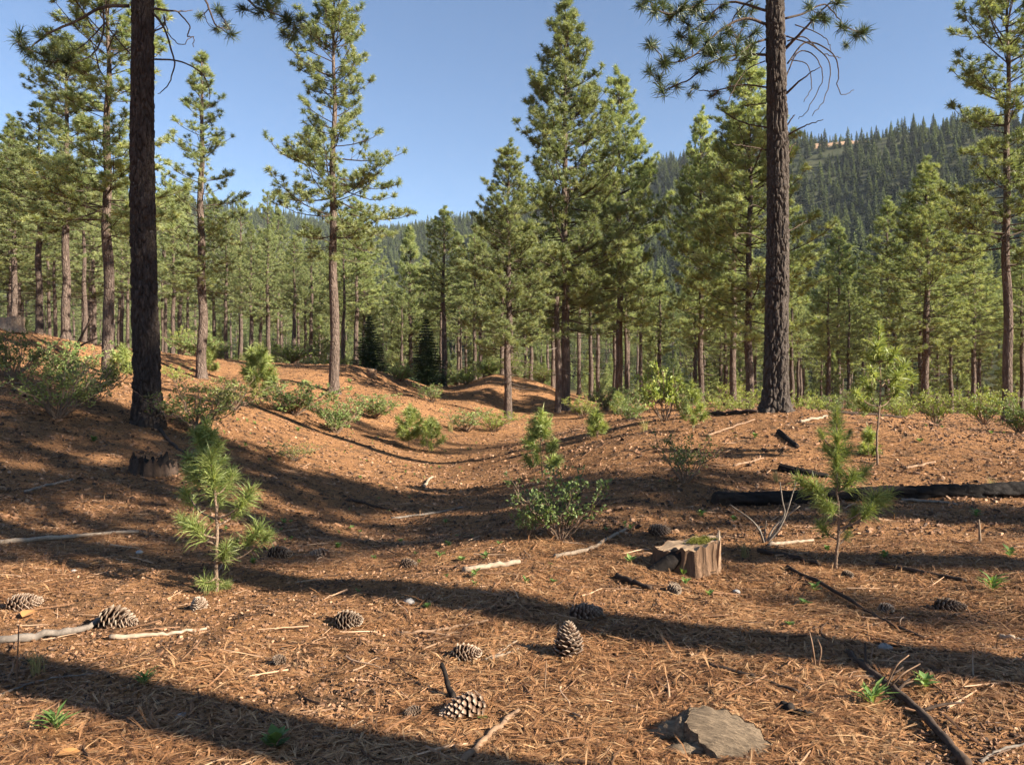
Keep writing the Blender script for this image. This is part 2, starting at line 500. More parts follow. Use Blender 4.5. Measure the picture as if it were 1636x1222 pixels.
M['limb_dead'] = mat_bark('dead_limb', (0.10, 0.080, 0.066), (0.19, 0.155, 0.130), (0.32, 0.27, 0.23), 0.5, 25.0, 0.006)
M['stem'] = mat_bark('young_stem', (0.14, 0.095, 0.065), (0.26, 0.18, 0.125), (0.40, 0.30, 0.21), 0.6, 45.0, 0.004)
M['wood_pale'] = mat_wood('bleached_wood', (0.16, 0.115, 0.08), (0.42, 0.325, 0.235), (1, 1, 1), 22.0, 0.8, 0.004)
M['wood_grey'] = mat_wood('grey_weathered_wood', (0.08, 0.062, 0.05), (0.28, 0.235, 0.19), (1, 1, 1), 16.0, 0.85, 0.006)
M['wood_brown'] = mat_wood('brown_wood', (0.09, 0.052, 0.032), (0.31, 0.20, 0.125), (1, 1, 1), 20.0, 0.85, 0.005)
M['wood_dark'] = mat_wood('dark_dead_wood', (0.020, 0.014, 0.011), (0.085, 0.058, 0.043), (1, 1, 1), 20.0, 0.9, 0.006)
M['char'] = mat_wood('charred_wood', (0.006, 0.005, 0.0045), (0.030, 0.023, 0.019), (1, 1, 1), 14.0, 0.8, 0.015)
M['stump_side'] = mat_wood('stump_fibre', (0.030, 0.018, 0.012), (0.23, 0.14, 0.085), (3, 3, 0.35), 12.0, 0.9, 0.02)
M['stump_grey'] = mat_wood('stump_grey_fibre', (0.035, 0.025, 0.018), (0.30, 0.22, 0.145), (0.5, 7, 7), 14.0, 0.9, 0.015)
M['cut_face'] = mat_wood('cut_wood', (0.16, 0.10, 0.06), (0.42, 0.295, 0.185), (1, 1, 1), 14.0, 0.85, 0.006)
M['stone'] = mat_wood('stone', (0.20, 0.18, 0.16), (0.46, 0.43, 0.40), (1, 1, 1), 18.0, 0.8, 0.004)

def mat_cone():
    m, nt, out = new_mat('pine_cone_scale')
    a = N(nt, "ShaderNodeAttribute", attribute_name='rnd')
    oi = N(nt, "ShaderNodeObjectInfo")
    rp = ramp(nt, [(0.0, (0.020, 0.010, 0.006)), (0.5, (0.075, 0.038, 0.022)), (0.8, (0.25, 0.165, 0.11)), (1.0, (0.55, 0.45, 0.34))], a.outputs['Fac'])  # pale tips are own colour; dark low end paints shade between scales
    hs = N(nt, "ShaderNodeHueSaturation")
    mr = N(nt, "ShaderNodeMapRange"); mr.inputs['To Min'].default_value = 0.45; mr.inputs['To Max'].default_value = 0.9
    nt.links.new(oi.outputs['Random'], mr.inputs['Value']); nt.links.new(mr.outputs[0], hs.inputs['Value'])
    nt.links.new(rp.outputs[0], hs.inputs['Color'])
    principled(nt, out, hs.outputs[0], 0.6, 0.25)
    return m
M['cone'] = mat_cone()

def mat_ground():
    m, nt, out = new_mat('forest_floor')
    g = N(nt, "ShaderNodeNewGeometry")
    pos = g.outputs['Position']
    fine = noise_tex(nt, pos, 38.0, 6, 0.7, 0.5)
    str1 = noise_tex(nt, mapping(nt, pos, (1.0, 6.0, 1.0), (0, 0, 0.35)), 22.0, 5, 0.7, 1.2)
    str2 = noise_tex(nt, mapping(nt, pos, (6.0, 1.0, 1.0), (0, 0, -0.4)), 20.0, 5, 0.7, 1.2)
    mid = noise_tex(nt, pos, 3.2, 5, 0.6, 0.4)
    clod = noise_tex(nt, pos, 5.0, 4, 0.62, 0.6)
    big = noise_tex(nt, pos, 0.35, 5, 0.6)
    # red-brown needle carpet; dark ramp ends paint the shade in litter gaps
    c1 = ramp(nt, [(0.28, (0.05, 0.026, 0.016)), (0.43, (0.25, 0.122, 0.058)), (0.57, (0.62, 0.345, 0.165)), (0.8, (0.76, 0.52, 0.30))], fine.outputs['Fac']).outputs[0]
    c2 = ramp(nt, [(0.34, (0.06, 0.030, 0.018)), (0.5, (0.47, 0.235, 0.103)), (0.68, (0.72, 0.445, 0.225))], str1.outputs['Fac']).outputs[0]
    c3 = ramp(nt, [(0.34, (0.07, 0.034, 0.020)), (0.5, (0.45, 0.223, 0.098)), (0.68, (0.69, 0.42, 0.21))], str2.outputs['Fac']).outputs[0]
    c = mix_rgb(nt, 0.5, c2, c3)
    c = mix_rgb(nt, 0.45, c, c1)
    # grey-brown soil where the carpet is thin
    soil = ramp(nt, [(0.3, (0.045, 0.032, 0.023)), (0.7, (0.18, 0.125, 0.083))], fine.outputs['Fac']).outputs[0]
    sm = ramp(nt, [(0.52, (0, 0, 0)), (0.66, (1, 1, 1))], mid.outputs['Fac']).outputs[0]
    c = mix_rgb(nt, math_n(nt, 'MULTIPLY', sm, 0.85), c, soil)
    # specks: dark cells painted like shade in small holes, pale ones as chips
    vo = N(nt, "ShaderNodeTexVoronoi"); vo.inputs['Scale'].default_value = 30.0
    nt.links.new(pos, vo.inputs['Vector'])
    sp = ramp(nt, [(0.0, (0.25, 0.25, 0.25)), (0.35, (0.8, 0.8, 0.8)), (0.7, (1.15, 1.15, 1.15))], vo.outputs['Color']).outputs[0]
    c = mix_rgb(nt, 0.5, c, sp, 'MULTIPLY')
    bb = ramp(nt, [(0.35, (0.80, 0.76, 0.74)), (0.65, (1.12, 1.08, 1.05))], big.outputs['Fac']).outputs[0]
    c = mix_rgb(nt, 1.0, c, bb, 'MULTIPLY')
    # far hills: dull brown-green undergrowth, with a bare reddish clearing
    far = N(nt, "ShaderNodeAttribute", attribute_name='rnd')
    un = ramp(nt, [(0.35, (0.030, 0.038, 0.018)), (0.65, (0.070, 0.070, 0.036))], noise_tex(nt, pos, 0.12, 5, 0.65).outputs['Fac']).outputs[0]
    fm = ramp(nt, [(0.40, (0, 0, 0)), (0.55, (1, 1, 1))], far.outputs['Fac']).outputs[0]
    c = mix_rgb(nt, fm, c, un)
    bare = ramp(nt, [(0.30, (0.20, 0.125, 0.075)), (0.6, (0.42, 0.27, 0.165)), (0.8, (0.20, 0.18, 0.09))], noise_tex(nt, pos, 0.09, 5, 0.7).outputs['Fac']).outputs[0]
    bm = ramp(nt, [(0.70, (0, 0, 0)), (0.85, (1, 1, 1))], far.outputs['Fac']).outputs[0]
    c = mix_rgb(nt, bm, c, bare)
    h = math_n(nt, 'ADD', math_n(nt, 'ADD', fine.outputs['Fac'], str1.outputs['Fac']), math_n(nt, 'ADD', str2.outputs['Fac'], mid.outputs['Fac']))
    principled(nt, out, c, 0.95, 0.08, bump(nt, clod.outputs['Fac'], 1.0, 0.16, bump(nt, h, 1.0, 0.04)))
    return m
M['ground'] = mat_ground()

# ================================================================== GROUND (one sheet to beyond the hills)
BARE = [((252.0, 588.0), (34.0, 21.0)), ((268.0, 628.0), (50.0, 26.0)), ((240.0, 575.0), (22.0, 14.0)), ((392.0, 590.0), (30.0, 16.0)), ((150.0, 700.0), (26.0, 16.0)), ((-150.0, 1120.0), (50.0, 30.0))]
def bare_mask(x, y):
    b = np.zeros(np.shape(x))
    for (cx, cy_), (rx, ry) in BARE:
        q = np.hypot((x - cx) / rx, (y - cy_) / ry) + 0.35 * fbm(x / 18.0, y / 18.0, 0.5, 41, 3)
        b = np.maximum(b, 1 - sstep(0.75, 1.1, q))
    return b

def build_ground():
    n = 430
    u = np.linspace(-1, 1, n)
    kx = math.asinh(2400 / 2.2)
    xs = 2.2 * np.sinh(kx * u)
    v = np.linspace(-math.asinh(2400 / 2.2), math.asinh(2600 / 2.2), n)
    ys = 4.5 + 2.2 * np.sinh(v)
    X, Y = np.meshgrid(xs, ys)
    Z = terrain(X, Y)
    r = np.hypot(X, Y)
    rnd = 0.65 * sstep(95, 170, r)
    rnd = np.maximum(rnd, bare_mask(X, Y) * (r > 150))
    mb = MB()
    i, j = np.meshgrid(np.arange(n - 1), np.arange(n - 1), indexing='ij')
    a = i * n + j
    Q = np.stack([a, a + 1, a + n + 1, a + n], -1).reshape(-1, 4)
    mb.add(np.stack([X, Y, Z], -1).reshape(-1, 3), None, Q, rnd.ravel())
    g = link('ground', mb.mesh('ground', M['ground'], True))
    tag(g, 'rolling forest floor of reddish brown needles running up to wooded hills', 'ground', kind='structure')
    return g
ground = build_ground()

# ================================================================== PINES
def tuft_shape(nb, length, width, seed, seg=1, lo=18, hi=105, stem=0.14, droop=0.0):
    """a bottle-brush of needles round a twig end; Z is the twig's direction"""
    r = np.random.default_rng(seed)
    V, T = [], []
    for k in range(nb):
        ang = R(lo + (hi - lo) * r.random() ** 0.9); az = r.random() * 2 * math.pi
        d = np.array([math.sin(ang) * math.cos(az), math.sin(ang) * math.sin(az), math.cos(ang)])
        b = np.array([0, 0, -stem * r.random()])
        L = length * (0.7 + 0.4 * r.random())
        side = np.cross(d, r.normal(size=3)); side /= np.linalg.norm(side)
        w = width * (0.7 + 0.6 * r.random())
        n0 = len(V)
        if seg == 1:
            V += [b + side * w * 0.5, b - side * w * 0.5, b + d * L]
            T.append((n0, n0 + 1, n0 + 2))
        else:
            L *= 0.6 + 0.5 * r.random()
            bend = np.array([0, 0, 1.0]) * 0.08 * L + r.normal(size=3) * 0.14 * L
            m = b + d * L * 0.55 + bend * 0.4; e = b + d * L + bend * 0.0 - np.array([0, 0, droop * L])
            V += [b + side * w * 0.5, b - side * w * 0.5, m + side * w * 0.5, m - side * w * 0.5, e]
            T += [(n0, n0 + 1, n0 + 3), (n0, n0 + 3, n0 + 2), (n0 + 2, n0 + 3, n0 + 4)]
    return np.array(V), np.array(T)

TUFT_MID = [tuft_shape(44, 0.235, 0.028, s, 1, 8, 108, 0.16) for s in (1, 2, 3)]

def make_pine(seed, H=20.0, cb=0.35, rad=2.9, whorl=0.50, per=4.6, shape='cone', gap=0.1, dead=0.5, tsize=1.0, maxtw=9, tw=3.3):
    """limb and needle meshes of one pine of height H; the trunk is a mesh of its own"""
    r = np.random.default_rng(seed)
    limbs, leaves = MB(), MB()
    TP, TD, TS, TR = [], [], [], []
    twA, twB = [], []
    z = cb * H
    while z < H - 0.25:
        t = (z - cb * H) / (H - cb * H)
        if shape == 'cone':
            prof = min(1.0, 0.55 + 1.6 * t) * (1 - t) ** 0.72
        elif shape == 'open':
            prof = min(1.0, 0.60 + 1.2 * t) * (1 - t ** 2.2) ** 0.9 * (0.8 + 0.3 * math.sin(9 * t + seed))
        else:
            prof = min(1.0, 0.45 + 1.5 * t) * (1 - t) ** 0.6
        nbr = int(r.integers(int(per) - 1, int(per) + 2)) if t < 0.93 else 4
        a0 = r.random() * 6.28
        for k in range(nbr):
            if r.random() < gap: continue
            az = a0 + k * 2 * math.pi / nbr + r.normal() * 0.28
            L = max(0.28, rad * prof * (0.62 + 0.5 * r.random()))
            el = R(-10 + 58 * t + r.normal() * 11)
            zz = z + r.normal() * 0.22
            npt = 6
            s = np.linspace(0, 1, npt)
            e = el + R(44) * s ** 1.4 * (1 - 0.5 * t) - R(8) * np.sin(s * 3.14)
            step = L / (npt - 1)
            hr = np.concatenate([[0], np.cumsum(np.cos(e[1:]) * step)])
            hz = np.concatenate([[0], np.cumsum(np.sin(e[1:]) * step)])
            wob = np.cumsum(r.normal(size=npt) * 0.09) * 1.0
            P = np.stack([np.cos(az + wob * 0.35) * hr, np.sin(az + wob * 0.35) * hr, zz + hz], -1)
            r0 = 0.012 + 0.008 * L
            tube(limbs, P, np.linspace(r0, 0.008, npt), 4, 0.5, False)
            # side twigs
            ntw = int(np.clip(L * tw, 3, maxtw + 5))
            ss = np.sort(0.22 + 0.76 * r.random(ntw)) if L > 1.0 else np.sort(0.15 + 0.8 * r.random(ntw))
            for q, sv in enumerate(ss):
                i = min(int(sv * (npt - 1)), npt - 2); f = sv * (npt - 1) - i
                b = P[i] * (1 - f) + P[i + 1] * f
                tan = P[i + 1] - P[i]; tan /= np.linalg.norm(tan)
                sd = np.cross(tan, [0, 0, 1.0]); sd /= np.linalg.norm(sd) + 1e-9
                sg = 1 if q % 2 else -1
                dd = tan * (0.45 + 0.3 * r.random()) + sd * sg * (0.25 + 0.6 * r.random()) + np.array([0, 0, 0.10 + 0.85 * r.random()])
                dd /= np.linalg.norm(dd)
                l = (0.20 + 0.34 * L * (1.05 - sv) * (0.4 + 0.9 * r.random()))
                tip = b + dd * l
                twA.append(b); twB.append(tip)
                TP.append(tip); TD.append(dd * 0.7 + np.array([0, 0, 0.55])); TS.append(0.85 + 0.4 * r.random())
                if l > 0.42:
                    TP.append(b + dd * l * 0.55 + r.normal(size=3) * 0.06); TD.append(dd * 0.7 + r.normal(size=3) * 0.3 + [0, 0, 0.5]); TS.append(0.75 + 0.35 * r.random())
            TP.append(P[-1]); TD.append(P[-1] - P[-2] + np.array([0, 0, 0.1])); TS.append(1.05)
        z += whorl * (0.75 + 0.5 * r.random()) * (1.0 - 0.35 * t)
    TP.append(np.array([0, 0, H - 0.05])); TD.append(np.array([0, 0, 1.0])); TS.append(1.1)
    # bare dead limbs under the crown
    z = cb * H - 0.3
    while dead > 0 and z > cb * H * (1 - dead):
        for k in range(int(r.integers(1, 4))):
            az = r.random() * 6.28; L = rad * (0.18 + 0.45 * r.random())
            s = np.linspace(0, 1, 5)
            dr = -0.10 - 0.3 * r.random()
            P = np.stack([np.cos(az + 0.3 * s) * L * s, np.sin(az + 0.3 * s) * L * s, z + dr * L * s + 0.25 * L * s ** 2.5], -1)
            tube(limbs, P, np.linspace(0.022, 0.006, 5), 3, 0.5, False)
        z -= 0.45 * (0.6 + 0.9 * r.random())
    prisms(limbs, np.array(twA), np.array(twB), 0.010, 0.006)
    TP, TD, TS = np.array(TP), np.array(TD), np.array(TS) * tsize
    pick = r.integers(0, len(TUFT_MID), len(TP))
    mats = frames(TD, r.random(len(TP)) * 6.28)
    rn = np.clip(0.5 + 0.24 * r.normal(size=len(TP)), 0, 1)
    for k, (V, T) in enumerate(TUFT_MID):
        m = pick == k
        if m.any(): stamp(leaves, V, T, None, mats[m], TP[m], TS[m], rn[m])
    return dict(H=H, rad=rad, limbs=limbs.mesh('pine_limbs', M['limb']), crown=leaves.mesh('pine_crown', M['needles']), nt=len(TP))

def trunk_mesh(seed, sides=14, rings=34, lean=0.0):
    """unit trunk: 20 m high, 0.22 m radius at breast height"""
    r = np.random.default_rng(seed)
    z = np.concatenate([[-0.5, -0.05, 0.12, 0.3, 0.6, 1.0], np.linspace(1.6, 20.0, rings)])
    rad = 0.22 * (1 - (np.clip(z, 0, 20) / 20.2) ** 1.15) ** 0.85 + 0.10 * np.exp(-np.clip(z, 0, 9) / 0.28) + 0.012
    ph = r.random(4) * 6.28
    cx = 0.05 * np.sin(z * 0.5 + ph[0]) + 0.03 * np.sin(z * 1.3 + ph[1]); cy_ = 0.05 * np.sin(z * 0.45 + ph[2]) + 0.03 * np.sin(z * 1.1 + ph[3])
    fade = sstep(0, 2, z) * (1 - sstep(14, 20, z)); cx *= fade; cy_ *= fade
    a = np.arange(sides) / sides * 2 * math.pi
    A, Z = np.meshgrid(a, z)
    rr = rad[:, None] * (1 + 0.09 * vnoise(np.cos(A) * 2.2, np.sin(A) * 2.2, Z * 1.5, seed) + 0.10 * np.exp(-np.clip(Z, 0, 9) / 0.3) * np.sin(A * 5 + ph[0]))
    V = np.stack([cx[:, None] + rr * np.cos(A), cy_[:, None] + rr * np.sin(A), Z], -1)
    n = len(z)
    i, j = np.meshgrid(np.arange(n - 1), np.arange(sides), indexing='ij'); k = (j + 1) % sides
    mb = MB()
    mb.add(V.reshape(-1, 3), None, np.stack([i * sides + j, i * sides + k, (i + 1) * sides + k, (i + 1) * sides + j], -1).reshape(-1, 4))
    return mb.mesh('pine_trunk', M['bark_mid'], True)

TRUNKS = [trunk_mesh(s) for s in (3, 4, 5)]
PINE = {
    'full_a':  make_pine(11, cb=0.20, rad=4.9, whorl=0.44, per=5, shape='cone', gap=0.05, dead=0.55, tw=4.4, maxtw=11),
    'full_b':  make_pine(12, cb=0.26, rad=4.7, whorl=0.46, per=5, shape='cone', gap=0.08, dead=0.6, tw=4.2, maxtw=11),
    'open_a':  make_pine(13, cb=0.38, rad=4.3, whorl=0.55, per=5, shape='open', gap=0.12, dead=0.15, tw=4.2, maxtw=10),
    'open_b':  make_pine(14, cb=0.34, rad=4.3, whorl=0.56, per=5, shape='open', gap=0.15, dead=0.4, tw=4.0, maxtw=10),
    'slim_a':  make_pine(15, cb=0.28, rad=3.2, whorl=0.55, per=4, shape='cone', gap=0.16, dead=0.4),
    'slim_b':  make_pine(16, cb=0.42, rad=3.2, whorl=0.56, per=4, shape='slim', gap=0.12, dead=0.7),
    'stand_a': make_pine(17, cb=0.44, rad=3.6, whorl=0.52, per=5, shape='cone', gap=0.08, dead=0.6, maxtw=8),
    'stand_b': make_pine(18, cb=0.50, rad=3.7, whorl=0.54, per=5, shape='slim', gap=0.10, dead=0.6, maxtw=8),
    'stand_c': make_pine(19, cb=0.36, rad=3.8, whorl=0.54, per=5, shape='cone', gap=0.08, dead=0.5, maxtw=8),
    'young':   make_pine(20, H=10.0, cb=0.10, rad=2.7, whorl=0.42, per=5, shape='cone', gap=0.05, dead=0.3),
}

def plant_pine(px, d, top_py, kind, dbh, halfw, label, group=None, rz=None, tilt=(0, 0), tv=None):
    """a pine standing in column px at depth d whose tip reaches the given picture row; halfw is its crown's half width in metres"""
    p = at(px, d)
    Ht = CAM_Z + (CY - top_py) / FPX * d - p.z
    return pine_at(p, Ht, kind, dbh, halfw, label, group, rz, tilt, tv)

def pine_at(p, Ht, kind, dbh, halfw, label, group=None, rz=None, tilt=(0, 0), tv=None):
    k = PINE[kind]
    o = thing('pine_tree', label, 'pine tree', p, 0, group)
    o.rotation_euler = (tilt[0], tilt[1], random.random() * 6.28 if rz is None else rz)
    s = Ht / k['H']; w = halfw / (0.66 * k['rad'])
    tr = link('trunk', TRUNKS[random.randrange(3) if tv is None else tv], o, scale=(dbh / 0.44, dbh / 0.44, Ht / 20.0))
    lb = link('limbs', k['limbs'], o, scale=(w, w, s)); tag(lb, kind='stuff')
    cr = link('crown', k['crown'], o, scale=(w, w, s)); tag(cr, kind='stuff')
    return o

# ---- pines one can tell apart, left to right (column, depth, row of the tip, kind, thickness, crown half width)
HERO = [
    (172, 24.0, -60, 'open_b', 0.33, 2.6, 'tall pine with pale dappled trunk just left of the big dark trunk'),
    (106, 32.0, 60, 'open_a', 0.34, 2.3, 'pine with straight tan trunk on the sunny slope beside the leaning dead branch'),
    (63, 34.0, 165, 'slim_b', 0.30, 1.9, 'thin dark trunked pine above the leafy bushes on the left slope'),
    (22, 40.0, 190, 'stand_c', 0.32, 2.5, 'bushy pine at the far left edge behind the pale stump'),
    (322, 31.0, 82, 'slim_a', 0.37, 1.75, 'slim pine with sparse pointed crown just right of the big dark trunk'),
    (533, 30.0, -15, 'open_a', 0.37, 2.5, 'tall pine with open rounded crown and bare straight trunk on the orange mound'),
    (569, 56.0, 318, 'stand_c', 0.36, 2.5, 'leafy pine directly behind the tall open-crowned pine, beside a small dark fir'),
    (655, 60.0, 368, 'young', 0.34, 2.1, 'pointed pine between the two small dark firs against the distant ridge'),
    (709, 50.0, 332, 'stand_a', 0.36, 2.0, 'narrow pointed pine right of the darker fir, reaching the ridge line'),
    (812, 33.0, 232, 'full_b', 0.32, 2.2, 'pine with tan trunk on the second mound, left of the tallest middle pine'),
    (903, 37.0, 4, 'full_a', 0.42, 3.6, 'tallest broad cone-shaped pine in the middle with long bare trunk'),
    (989, 44.0, 118, 'full_b', 0.40, 3.2, 'broad pine right of the tallest middle pine with dead limbs low on its trunk'),
    (1197, 35.0, 85, 'full_a', 0.36, 3.3, 'bushy pine half hidden behind the big trunk on the right mound'),
    (1120, 42.0, 180, 'full_b', 0.30, 2.2, 'pine with thin trunk left of the bushy pine behind the right mound'),
    (1172, 40.0, 190, 'stand_b', 0.33, 2.2, 'slender pine whose trunk stands just left of the bushy pine behind the right mound'),
    (1340, 58.0, 360, 'full_b', 0.32, 2.6, 'shorter pointed pine right of the big right trunk, below the bare hilltop'),
    (1418, 56.0, 318, 'stand_c', 0.34, 2.5, 'pine with narrow tip just left of the broad dark pine on the right'),
    (1480, 42.0, 258, 'full_b', 0.40, 2.9, 'broad dark pine with pointed top left of the tall pine at the right edge'),
    (1609, 30.0, -70, 'open_b', 0.35, 2.9, 'tall open pine with straight dark trunk at the right edge'),
    (1556, 50.0, 372, 'stand_c', 0.30, 2.3, 'young pine filling the gap left of the tall pine at the right edge'),
]
for i, h in enumerate(HERO):
    plant_pine(*h, tv=i % 3, rz=1.7 * i)

# broken-off dead trunk beside the tallest middle pine
def dead_snag():
    p = at(891, 36.2)
    o = thing('dead_pine', 'thin dead trunk snapped off beside the tallest middle pine', 'dead tree', p)
    mb = MB()
    z = np.linspace(-0.4, 5.3, 16)
    P = np.stack([0.05 * np.sin(z), 0.04 * np.cos(z * 0.8), z], -1)
    tube(mb, P, np.linspace(0.17, 0.11, 16), 10, 0.5, True)
    link('trunk', mb.mesh('snag_trunk', M['bark_mid'], True), o)
    for k in range(7):
        mb = MB(); az = k * 2.1; L = 0.5 + 0.35 * (k % 3); zz = 2.0 + 0.48 * k
        s = np.linspace(0, 1, 5)
        tube(mb, np.stack([np.cos(az) * s * L, np.sin(az) * s * L, zz - 0.15 * s * L], -1), np.linspace(0.03, 0.008, 5), 5)
        link('dead_limb', mb.mesh('dead_limb', M['limb_dead']), o)
dead_snag()

# ---- the dense stand behind: countable trunks, too alike to name one by one
SKY_X = [-200, 0, 60, 150, 250, 330, 400, 480, 560, 610, 650, 700, 760, 830, 900, 1000, 1070, 1120, 1200, 1290, 1330, 1400, 1440, 1500, 1560, 1640, 1900]
SKY_Y = [190, 205, 240, 225, 265, 290, 290, 340, 345, 400, 405, 385, 330, 330, 330, 330, 430, 420, 400, 440, 420, 400, 400, 395, 400, 390, 350]
ZONES = [
    (-160, 250, 'slender pine of the sunlit stand behind the far left slope', 'pines behind the left slope'),
    (250, 540, 'slender pine in the dense stand between the big dark trunk and the mound pine', 'pines behind the slope left of the mound'),
    (540, 780, 'pine in the stand beyond the two small dark firs', 'pines beyond the small firs'),
    (780, 1080, 'pine in the shaded stand behind the tall middle pines', 'pines behind the tall middle pines'),
    (1080, 1290, 'pine in the stand behind the big trunk on the right mound', 'pines behind the right mound'),
    (1290, 1900, 'pine in the stand below the wooded hill on the right', 'pines below the hill on the right'),
]
def stand():
    r = np.random.default_rng(99)
    taken = [at(h[0], h[1]) for h in HERO]
    kinds = ['stand_a', 'stand_c', 'stand_b', 'stand_c', 'stand_a', 'slim_b']
    n = 0
    for rows, (dmin, dmax), want, sep in ((0, (44, 64), 64, 2.6), (1, (64, 95), 90, 2.8), (2, (95, 150), 60, 3.6)):
        c = 0; tries = 0
        while c < want and tries < 4000:
            tries += 1
            d = dmin + (dmax - dmin) * r.random(); px = -130 + 1900 * r.random()
            if d < 52 and 480 < px < 880: continue
            if px < 440 and d < 50: continue
            x = (px - CX) / FPX * d
            if any((x - q.x) ** 2 + (d - q.y) ** 2 < sep * sep for q in taken): continue
            p = at(px, d)
            row = np.interp(px, SKY_X, SKY_Y) + 75 * r.random() ** 1.3 + (12 if rows else 0)
            Ht = CAM_Z + (CY - row) / FPX * d - p.z
            Ht = min(max(Ht, 6.0), 24.0)
            zone = [z for z in ZONES if z[0] <= px < z[1]][0]
            k = kinds[int(r.integers(0, len(kinds)))]
            dbh = 0.17 + 0.011 * Ht * (0.7 + 0.6 * r.random())
            pine_at(p, Ht, k, dbh, 0.66 * 3.7 * Ht / 20 * (0.9 + 0.35 * r.random()), zone[2], zone[3], rz=r.random() * 6.28, tv=int(r.integers(0, 3)))
            taken.append(p); c += 1; n += 1
    return n
N_STAND = stand()
yr = np.random.default_rng(31)
for i in range(46):
    px = -60 + 1760 * yr.random(); d = 52 + 60 * yr.random()
    if 500 < px < 860: d = max(d, 62)
    pine_at(at(px, d), 2.6 + 4.5 * yr.random(), 'young', 0.10, 0.8 + 0.6 * yr.random(), 'young bushy pine in the shade between the trunks of the far stand', 'young pines inside the far stand', rz=i * 1.1, tv=i % 3)

# ---- two small dark firs
def fir_mesh(seed):
    r = np.random.default_rng(seed)
    mb, tw = MB(), MB()
    H = 4.0
    V, T = tuft_shape(26, 0.12, 0.022, 5, 1, 30, 100, 0.10)
    TP, TD = [], []
    z = 0.25
    while z < H:
        t = z / H; L0 = 1.15 * (1 - t) ** 0.9 + 0.08
        for k in range(8):
            az = k * 0.785 + r.random() * 0.7; L = L0 * (0.75 + 0.4 * r.random())
            s = np.linspace(0, 1, 5)
            P = np.stack([np.cos(az) * s * L, np.sin(az) * s * L, z - 0.28 * L * s + 0.12 * L * s ** 3], -1)
            tube(tw, P, np.linspace(0.014, 0.004, 5), 3, 0.5, False)
            m = max(2, int(L * 9))
            for q in range(m):
                f = (q + 1) / m
                b = np.array([np.cos(az) * f * L, np.sin(az) * f * L, z - 0.28 * L * f + 0.12 * L * f ** 3])
                for sg in (-1, 1):
                    w = 0.30 * L * (1.1 - f)
                    TP.append(b + sg * w * np.array([-np.sin(az), np.cos(az), -0.1])); TD.append(np.array([np.cos(az) - sg * 0.6 * np.sin(az), np.sin(az) + sg * 0.6 * np.cos(az), -0.1]))
        z += 0.17
    TP, TD = np.array(TP), np.array(TD)
    stamp(mb, V, T, None, frames(TD, r.random(len(TP)) * 6), TP, np.full(len(TP), 0.95), r.random(len(TP)))
    return mb.mesh('fir_crown', M['fir']), tw.mesh('fir_limbs', M['limb'])
fc, fl = fir_mesh(4)
for px, d, Ht, lab in ((590, 50.0, 3.6, 'small dark fir with pointed top on the mound, left of the pair'), (681, 47.0, 3.9, 'small very dark fir right of the pair, beside the gap between the mounds')):
    o = thing('small_fir', lab, 'fir tree', at(px, d), px * 0.3)
    link('trunk', TRUNKS[0], o, scale=(0.22, 0.22, Ht / 20))
    tag(link('limbs', fl, o, scale=(Ht / 4 * 1.2,) * 2 + (Ht / 4,)), kind='stuff'); tag(link('crown', fc, o, scale=(Ht / 4 * 1.2,) * 2 + (Ht / 4,)), kind='stuff')

# ================================================================== CONIFERS ON THE FAR HILLS
def hill_conifer(seed):
    r = np.random.default_rng(seed)
    H = 18.0
    A, B, C, rn = [], [], [], []
    nl = 20
    for l in range(nl):
        t = l / (nl - 1)
        z = H * (0.10 + 0.88 * t)
        L0 = (3.0 if seed % 2 else 2.5) * (1 - t) ** 0.8 + 0.25
        nb = int(15 - 7 * t)
        for k in range(nb):
            az = r.random() * 6.28; L = L0 * (0.6 + 0.55 * r.random())
            e = np.array([math.cos(az), math.sin(az), 0]); s = np.array([-e[1], e[0], 0])
            w = 0.55 * (0.5 + L / 3) * (0.7 + 0.5 * r.random())
            c = np.array([0, 0, z + r.normal() * 0.25])
            a = c + e * L * 0.15 + np.array([0, 0, 0.5])
            b = c + e * L * 0.75 + s * w + np.array([0, 0, -0.25 * L])
            d = c + e * L * 0.75 - s * w + np.array([0, 0, -0.25 * L])
            tip = c + e * L + np.array([0, 0, -0.15 * L])
            A.append([a, b, tip]); A.append([a, tip, d])
            q = min(1, max(0, 0.5 + 0.25 * r.normal())); rn += [q] * 6
    V = np.array(A).reshape(-1, 3)
    mb = MB()
    mb.add(V, np.arange(len(V)).reshape(-1, 3), None, np.array(rn))
    tube(mb, [(0, 0, -1), (0, 0, 8), (0, 0, H)], [0.25, 0.18, 0.03], 4, 0.0, False)
    return mb.mesh('hillside_conifer', M['hill_tree'])
HILL = [hill_conifer(s) for s in (1, 2, 3, 4)]

